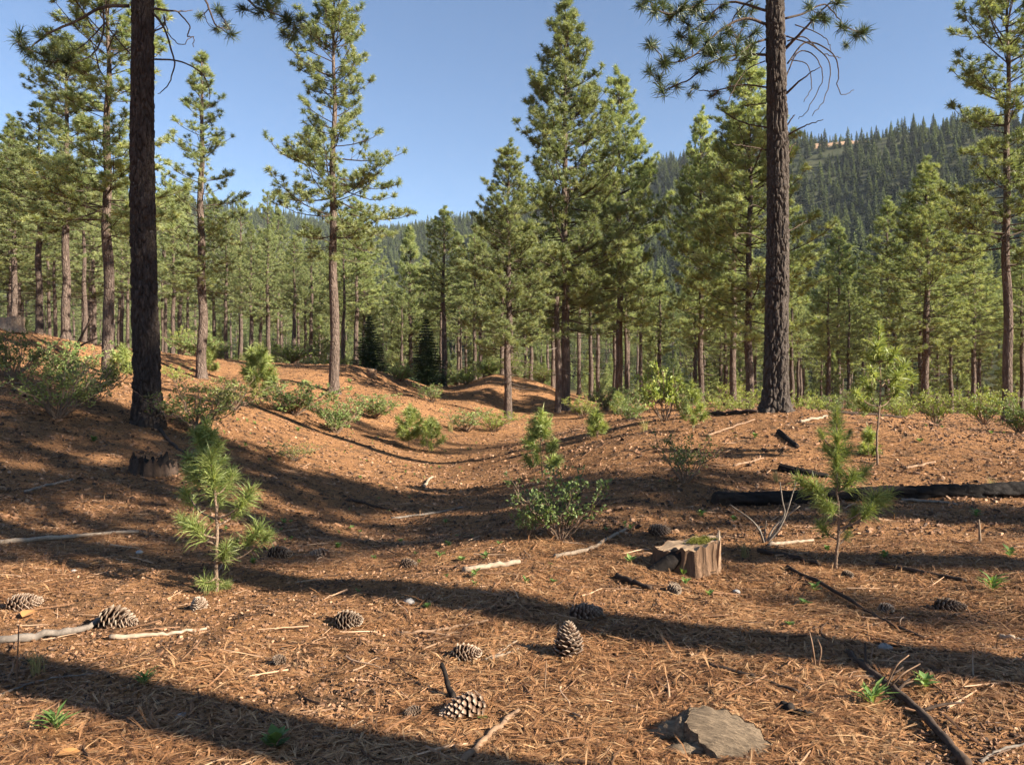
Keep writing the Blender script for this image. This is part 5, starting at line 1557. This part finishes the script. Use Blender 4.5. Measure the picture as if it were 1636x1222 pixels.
for i, a in enumerate([
    ('largest pine cone, lying tilted at the bottom middle', 742, 1146, 82, (-0.8, -0.25, -0.18)),
    ('pine cone standing upright beside two crossed pale twigs', 908, 1046, 66, (0.02, 0.1, 1)),
    ('pine cone lying just left of the crossed pale twigs', 744, 1054, 54, (0.85, -0.3, 0.25)),
    ('dark pine cone lying in the shadow band behind the upright cone', 934, 990, 60, (0.95, 0.2, 0.1)),
    ('pine cone lying on sunny needles left of centre', 556, 1002, 50, (0.9, -0.2, 0.2)),
    ('pale pine cone touching the crooked grey branch at left', 188, 998, 66, (0.95, -0.2, -0.05)),
    ('pine cone at the left edge of the foreground', 36, 972, 56, (0.9, 0.35, 0.15)),
    ('small dark pine cone at the foot of the left foreground sapling', 318, 974, 34, (0.2, -0.7, 0.7)),
    ('pale pine cone lying above the shadow band, right of the left sapling', 446, 890, 42, (0.95, -0.1, 0.05)),
    ('dark flattened pine cone right of the pale one near the left sapling', 512, 892, 36, (-0.9, 0.2, 0.1)),
    ('dark pine cone among needles at the right', 1516, 976, 50, (0.85, -0.4, 0.1)),
    ('small dark pine cone left of the cone at the right', 1416, 980, 30, (0.3, -0.8, 0.3)),
    ('pine cone in shade behind the mossy stump', 1052, 854, 38, (0.95, 0.1, 0.1)),
    ('small dark cone half buried at the left of the lower foreground', 446, 1064, 32, (-0.3, -0.8, 0.5)),
    ('dark half-buried cone in the sunny foreground below the swale', 652, 906, 30, (0.9, 0.1, 0.0)),
    ('small dark cone right of the curved sapling foot', 1354, 922, 22, (0.4, -0.8, 0.2)),
    ('small brown cone resting left of the largest cone', 660, 1146, 36, (-0.5, -0.7, 0.3)),
    ('dark cone fragment left of the mossy stump in the litter', 1078, 948, 30, (0.2, -0.9, 0.2)),
]):
    cone(*a, seed=i)

# ================================================================== LITTLE GREEN PLANTS, STONES, DRY LEAVES
def sprout_mesh(seed, n=12, L=0.07, w=0.014, up=0.8):
    r = np.random.default_rng(seed); mb = MB()
    for k in range(n):
        az = k * 2.4 + r.normal() * 0.2; el = up * (0.5 + 0.6 * r.random()); l = L * (0.6 + 0.6 * r.random())
        d = np.array([math.cos(az) * math.cos(el), math.sin(az) * math.cos(el), math.sin(el)]); s = np.array([-math.sin(az), math.cos(az), 0])
        b = np.array([0, 0, L * 0.5 * r.random()])
        V = [b, b + d * l * 0.45 + s * w, b + d * l * 0.45 - s * w, b + d * l + np.array([0, 0, -0.2 * l]), b + d * l * 0.5 + np.array([0, 0, -0.004])]
        mb.add(V, [(0, 1, 4), (0, 4, 2), (1, 3, 4), (4, 3, 2)], None, r.random())
    tube(mb, [(0, 0, -0.02), (0, 0, L * 0.6)], [0.003, 0.002], 5, 0.3)
    return mb.mesh('sprout', M['sprout'])
SPROUT = [sprout_mesh(1), sprout_mesh(2, 16, 0.06, 0.018, 1.0), sprout_mesh(3, 20, 0.09, 0.008, 0.9), sprout_mesh(4, 9, 0.05, 0.02, 0.7)]
for i, (px, py, s, k, lab) in enumerate([
    (1395, 1128, 1.25, 2, 'bright narrow-leaved plant right of the grey stump'),
    (540, 876, 1.0, 1, 'small green seedling on the sunny strip below the swale'),
    (716, 874, 0.9, 0, 'green seedling on the shaded bank in the middle'),
    (738, 896, 1.0, 3, 'low green sprout beside the short thick bleached stick'),
    (1302, 946, 1.0, 0, 'green seedling beside the long thin dark branch'),
    (1286, 968, 1.1, 3, 'low sprout below the long thin dark branch'),
    (1262, 1000, 0.8, 3, 'tiny sprout at the upper rim of the shadow band'),
    (1322, 880, 0.8, 1, 'sprout in front of the curved sapling stem'),
    (1412, 892, 1.1, 0, 'upright sprout right of the curved sapling'),
    (1586, 944, 1.5, 2, 'leafy green plant at the right edge of the sunny litter'),
    (1614, 890, 1.3, 0, 'slender green plant at the right edge in shade'),
    (1478, 1100, 1.2, 0, 'green sprout beside the dry bent twigs'),
    (440, 1196, 1.3, 1, 'dark green plant in the lower left shadow'),
    (88, 1170, 1.2, 2, 'green plant in the lower left corner'),
    (682, 974, 0.8, 3, 'sprout inside the foreground shadow band'),
    (884, 932, 0.7, 3, 'tiny sprout on sunny needles below the pale stick'),
    (772, 1152, 0.6, 3, 'tiny sprout right of the largest cone'),
    (405, 902, 0.8, 1, 'small sprout right of the left foreground sapling'),
    (1120, 826, 1.2, 0, 'green seedling in shade left of the long log'),
    (1172, 834, 1.0, 1, 'seedling in shade between mossy stump and log'),
    (1560, 826, 1.3, 0, 'green seedling below the long log at right'),
    (712, 836, 0.9, 0, 'thin seedling on the dark swale bank'),
    (1470, 706, 1.6, 3, 'low green patch plant on the sunny right mound'),
    (476, 690, 1.6, 1, 'small green plant on the sunny slope below the shrubs'),
    (1206, 700, 1.4, 1, 'small green plant on the mound below the big right trunk'),
    (150, 706, 1.5, 1, 'green plant in shade on the left slope'),
    (575, 764, 1.0, 3, 'tiny plant on the sunny swale slope'),
    (1062, 900, 0.8, 0, 'sprout growing against the mossy stump'),
    (640, 866, 0.9, 3, 'tiny green sprout on the shaded swale floor'),
    (230, 1096, 0.9, 2, 'thin sprout in the lower left needles'),
]):
    o = link('green_sprout', SPROUT[k], None, hit(px, py), (0, 0, i * 1.3), (s, s, s)); tag(o, lab, 'plant')
def grass_mesh(seed):
    r = np.random.default_rng(seed); mb = MB()
    for k in range(46):
        az = r.random() * 6.28; l = 0.10 + 0.10 * r.random(); b = np.array([r.normal() * 0.02, r.normal() * 0.02, -0.01]); o_ = 0.02 + 0.07 * r.random()
        s = np.array([-math.sin(az), math.cos(az), 0]) * 0.0022; e = np.array([math.cos(az), math.sin(az), 0])
        m = b + e * o_ * 0.35 + np.array([0, 0, l * 0.6]); t = b + e * o_ * 1.3 + np.array([0, 0, l])
        mb.add([b + s, b - s, m + s, m - s, t], [(0, 1, 3), (0, 3, 2), (2, 3, 4)], None, r.random())
    return mb.mesh('grass', M['grass_dry'])
GR = grass_mesh(1)
for px, py, s, lab in [(1190, 892, 0.8, 'tuft of thin grass at the right foot of the mossy stump'), (1030, 690, 1.4, 'dry grass tuft at the crest left of the tall open shrub'), (860, 700, 2.2, 'yellow grass tuft at the head of the swale'), (1240, 770, 1.0, 'grass tuft above the left end of the long log'), (720, 690, 2.2, 'dry grass on the far swale floor'), (60, 1080, 0.8, 'thin dry grass in the lower left'), (1585, 790, 1.2, 'grass tuft beside the long log at right')]:
    o = link('grass_tuft', GR, None, hit(px, py), (0, 0, px), (s, s, s)); tag(o, lab, 'grass')

def stone_mesh(seed):
    r = np.random.default_rng(seed); mb = MB()
    n, m = 12, 7
    A, B = np.meshgrid(np.arange(n) / n * 6.283, np.linspace(-1.4, 1.4, m))
    V = np.stack([np.cos(A) * np.cos(B), np.sin(A) * np.cos(B), np.sin(B) * 0.55], -1)
    V *= (1 + 0.22 * vnoise(V[..., 0] * 1.8, V[..., 1] * 1.8, V[..., 2] * 1.8, seed))[..., None]
    i, j = np.meshgrid(np.arange(m - 1), np.arange(n), indexing='ij'); k = (j + 1) % n
    V = V.reshape(-1, 3)
    mb.add(V, None, np.stack([i * n + j, i * n + k, (i + 1) * n + k, (i + 1) * n + j], -1).reshape(-1, 4))
    return mb.mesh('stone', M['stone'], True)
ST = [stone_mesh(s) for s in (1, 2, 3)]
for i, (px, py, w, lab) in enumerate([(1414, 1040, 13, 'bluish grey stone inside the shadow band at right'), (1176, 948, 8, 'orange-tan stone below the mossy stump'), (222, 884, 7, 'small pale stone left of the foreground sapling'), (654, 964, 10, 'grey stone in the shadow band left of centre'), (290, 1146, 9, 'grey stone in the lower left shadow'), (118, 914, 6, 'small pale stone at left above the shadow')]):
    p = hit(px, py); s = w * p.y / FPX
    o = link('stone', ST[i % 3], None, p + Vector((0, 0, s * 0.2)), (0, 0, i), (s, s * 0.8, s)); tag(o, lab, 'stone')
def leaf_mesh(seed):
    r = np.random.default_rng(seed); mb = MB()
    n = 7; s = np.linspace(0, 1, n); w = 0.32 * np.sin(s * math.pi) ** 0.7 + 0.01
    z = 0.10 * np.sin(s * 2.6 + seed)
    L = np.stack([-w, s, z + 0.12 * w * (1 + r.random())], -1); C = np.stack([s * 0, s, z], -1); Rr = np.stack([w, s, z + 0.2 * w * r.random()], -1)
    V = np.concatenate([L, C, Rr]); i = np.arange(n - 1)
    mb.add(V, None, np.concatenate([np.stack([i, i + n, i + n + 1, i + 1], -1), np.stack([i + n, i + 2 * n, i + 2 * n + 1, i + n + 1], -1)]), r.random())
    return mb.mesh('dry_leaf', M['dry_leaf'])
LF = [leaf_mesh(s) for s in (1, 2, 3)]
for i, (px, py, w, lab) in enumerate([(36, 992, 34, 'orange dry leaf below the cone at the left edge'), (335, 1102, 24, 'orange dry leaf on bare soil at the lower left'), (118, 1172, 22, 'tan dry leaf in the lower left corner'), (364, 1010, 12, 'small orange leaf right of the bleached wavy stick'), (374, 942, 14, 'pale dry leaf at the foot of the left foreground sapling'), (564, 1192, 18, 'cream round leaf at the bottom left of centre'), (90, 1216, 34, 'rusty dry leaf at the bottom left edge'), (630, 1122, 14, 'pale upright leaf left of the largest cone'), (786, 1120, 12, 'yellow leaf right of the largest cone'), (566, 1154, 14, 'orange leaf below the thin brown stick'), (1546, 1166, 16, 'tan dry leaf beside the fallen branch at right'), (450, 1098, 14, 'brown dry leaf in the middle of the lower left')]):
    p = hit(px, py); s = w * p.y / FPX
    o = link('dry_leaf', LF[i % 3], None, p + Vector((0, 0, 0.012)), (0.15, 0.1, i * 1.9), (s, s, s)); tag(o, lab, 'leaf')

# ================================================================== LITTER NOBODY COULD COUNT
def needle_clump(seed, nf=24, rad=0.17, lift=0.022):
    r = np.random.default_rng(seed); mb = MB()
    for k in range(nf):
        b = np.array([r.normal() * rad * 0.6, r.normal() * rad * 0.6, 0.003 + lift * r.random()])
        az = r.random() * 6.28; L0 = 0.10 + 0.09 * r.random(); curve = r.normal() * 0.5; pitch = r.normal() * 0.08
        tone = np.clip(0.52 + 0.27 * r.normal(), 0, 1)
        for q in range(3):
            a1 = az + (q - 1) * (0.05 + 0.10 * r.random()); L = L0 * (0.9 + 0.15 * r.random())
            s = np.linspace(0, 1, 4); aa = a1 + curve * s
            x = np.cumsum(np.concatenate([[0], np.cos(aa[1:]) * L / 3])); y = np.cumsum(np.concatenate([[0], np.sin(aa[1:]) * L / 3]))
            z = pitch * L * s + 0.006 * np.sin(s * 3.1)
            P = b + np.stack([x, y, np.maximum(z, -b[2] + 0.001)], -1)
            nn = np.stack([-np.sin(aa), np.cos(aa), 0.3 * np.ones(4)], -1) * 0.00115 * np.array([1, 1, 0.9, 0.35])[:, None]
            V = np.concatenate([P + nn, P - nn]); i = np.arange(3)
            mb.add(V, None, np.stack([i, i + 1, i + 5, i + 4], -1), tone)
    return mb.mesh('dry_needles', M['litter'])
def chip_mesh(seed, tone, thick=0.42):
    r = np.random.default_rng(seed); mb = MB()
    n = 6; a = np.sort(r.random(n) * 6.28); rr = 0.6 + 0.6 * r.random(n); el = 0.45 + 0.5 * r.random()
    P = np.stack([np.cos(a) * rr, np.sin(a) * rr * el, 0.12 * r.normal(size=n)], -1)
    V = np.concatenate([P, P * [0.8, 0.8, 1] + [0, 0, thick], [[0, 0, thick + 0.12 * r.random()]]])
    i = np.arange(n); k = (i + 1) % n
    T = np.concatenate([np.stack([i, k, n + k], -1), np.stack([i, n + k, n + i], -1), np.stack([n + i, n + k, np.full(n, 2 * n)], -1)])
    mb.add(V, T, None, tone)
    return mb.mesh('bark_chip', M['chips'])
def twig_mesh(seed, tone):
    r = np.random.default_rng(seed); mb = MB()
    s = np.linspace(0, 1, 6)
    P = np.stack([s - 0.5, 0.10 * np.sin(s * 4 + seed) * r.random(), 0.03 + 0.05 * r.random() * s], -1)
    tube(mb, P, np.linspace(0.022, 0.010, 6), 5, tone)
    if seed % 2: tube(mb, [P[2], P[2] + [0.12, 0.14, 0.05], P[2] + [0.25, 0.2, 0.04]], [0.012, 0.009, 0.005], 4, tone)
    return mb.mesh('small_twig', M['chips'])

lr = np.random.default_rng(44)
def spread_points(n, d0, d1, power=1.0, wide=1.12):
    """points over the wedge of ground in view and a little past it, denser nearby"""
    u = lr.random(n)
    d = d0 * (d1 / d0) ** (u ** power)
    x = (lr.random(n) * 2 - 1) * wide * CX / FPX * d + lr.normal(size=n) * 0.1
    return x, d
def ground_turn(x, y, spin, n=None):
    nn = normal_at(x, y, 0.10)
    Mx = frames(nn, spin)
    # Euler XYZ from rotation matrices
    ry = -np.arcsin(np.clip(Mx[:, 2, 0], -1, 1)); rx = np.arctan2(Mx[:, 2, 1], Mx[:, 2, 2]); rz = np.arctan2(Mx[:, 1, 0], Mx[:, 0, 0])
    return np.stack([rx, ry, rz], -1)
def strew(name, srcs, n, d0, d1, s0, s1, label, cat, power=1.0, lift=0.0, tilt=0.0, patch=None, grow=0.0):
    x, y = spread_points(n, d0, d1, power)
    if patch is not None:
        k = fbm(x * patch[0], y * patch[0], 0.0, patch[1], 3) > patch[2]
        x, y = x[k], y[k]
    m = len(x)
    rot = ground_turn(x, y, lr.random(m) * 6.28) + lr.normal(size=(m, 3)) * tilt
    sz = (s0 + (s1 - s0) * lr.random(m) ** 2) * (1 + grow * y)
    P = np.stack([x, y, terrain(x, y) + lift], -1)
    return scatter(name, srcs, P, rot, np.repeat(sz[:, None], 3, 1), label, cat)

def lay_needles(name, n, d0, d1, l0, l1, half, label):
    """dry needles laid one by one on the ground, in threes from one base, joined as ONE mesh"""
    m = n // 3
    x, y = spread_points(m, d0, d1, 1.0)
    keep = fbm(x * 1.1, y * 1.1, 0.0, 91, 3) > lr.normal(-0.25, 0.22, m)
    x, y = x[keep], y[keep]; m = len(x)
    az = lr.random(m) * 6.283 + 0.8 * vnoise(x * 2.5, y * 2.5, 0, 92)
    L0 = l0 + (l1 - l0) * lr.random(m); cur = lr.normal(size=m) * 0.35; tone = np.clip(0.5 + 0.30 * lr.normal(size=m) + 0.15 * vnoise(x * 3, y * 3, 0, 93), 0, 1)
    base = 0.002 + 0.016 * lr.random(m) ** 2; up = np.abs(lr.normal(size=m)) * 0.03 * (lr.random(m) < 0.07)
    rep = lambda v: np.repeat(v, 3)
    x, y, L, cur, tone, base, up = map(rep, (x, y, L0, cur, tone, base, up))
    az = np.repeat(az, 3) + np.tile([-1, 0, 1], m) * rep(0.03 + 0.10 * lr.random(m)); k = 3 * m
    L = L * (0.85 + 0.3 * lr.random(k))
    P = [np.stack([x, y], -1)]
    for f in (0.5, 0.5):
        a = az + cur * len(P) * 0.6
        P.append(P[-1] + np.stack([np.cos(a), np.sin(a)], -1) * (L * f)[:, None])
    Z = [near_z(p[:, 0], p[:, 1]) + base + up * q * 0.5 + (0.006 if q == 1 else 0) for q, p in enumerate(P)]
    side = np.stack([-np.sin(az), np.cos(az), 0.25 * lr.normal(size=k)], -1) * half
    p3 = [np.concatenate([p, z[:, None]], 1) for p, z in zip(P, Z)]
    V = np.stack([p3[0] + side, p3[0] - side, p3[1] + side, p3[1] - side, p3[2]], 1)
    o5 = np.arange(k)[:, None] * 5
    T = np.concatenate([o5 + [0, 1, 3], o5 + [0, 3, 2], o5 + [2, 3, 4]])
    mb = MB(); mb.add(V.reshape(-1, 3), T, None, np.repeat(tone, 5))
    return tag(link(name, mb.mesh(name, M['litter'])), label, 'needle litter', kind='stuff')
lay_needles('needle_litter', 300000, 2.4, 12.0, 0.06, 0.16, 0.0012, 'carpet of reddish dry pine needles over the foreground')
CH = [chip_mesh(s, t) for s, t in enumerate((0.05, 0.10, 0.22, 0.4, 0.48, 0.52, 0.58, 0.66, 0.08, 0.30))]
strew('bark_chips', CH, 75000, 2.4, 14.0, 0.0045, 0.019, 'bark flakes, cone scales and leaf bits strewn over the foreground', 'bark litter', 0.95, 0.002, 0.35)
strew('coarse_bark_bits', CH, 36000, 7.0, 50.0, 0.010, 0.040, 'coarse bark bits and clods scattered over the mounds and slopes', 'bark litter', 0.9, 0.004, 0.35, grow=0.02)
TW = [twig_mesh(s, t) for s, t in enumerate((0.1, 0.35, 0.5, 0.7, 0.8, 0.2))]
strew('small_twigs', TW, 3000, 2.5, 34.0, 0.06, 0.30, 'small broken twigs scattered over the forest floor', 'twigs', 0.8, 0.004, 0.10)
SPT = [sprout_mesh(30 + s, 7, 0.045, 0.010, 0.9) for s in range(3)]
strew('ground_cover', SPT, 900, 5.0, 45.0, 0.8, 1.8, 'scattered tiny green seedlings on the forest floor', 'ground cover', 0.8, 0.0, 0.1, patch=(0.35, 77, 0.05))

# ================================================================== HAZE
def haze(density):
    mb = MB()
    lo, hi = (-2450, -2450, -40), (2450, 2650, 330)
    V = [(x, y, z) for z in (lo[2], hi[2]) for y in (lo[1], hi[1]) for x in (lo[0], hi[0])]
    mb.add(V, None, [(0, 2, 3, 1), (4, 5, 7, 6), (0, 1, 5, 4), (2, 6, 7, 3), (0, 4, 6, 2), (1, 3, 7, 5)])
    m, nt, out = new_mat('haze')
    v = N(nt, "ShaderNodeVolumePrincipled")
    v.inputs['Color'].default_value = (0.80, 0.88, 1.0, 1)
    v.inputs['Density'].default_value = density
    v.inputs['Anisotropy'].default_value = 0.0
    nt.links.new(v.outputs[0], out.inputs['Volume'])
    o = link('haze', mb.mesh('haze', m)); tag(o, 'thin blue haze softening the distant hills', 'haze', kind='stuff')
if HAZE > 0: haze(HAZE)
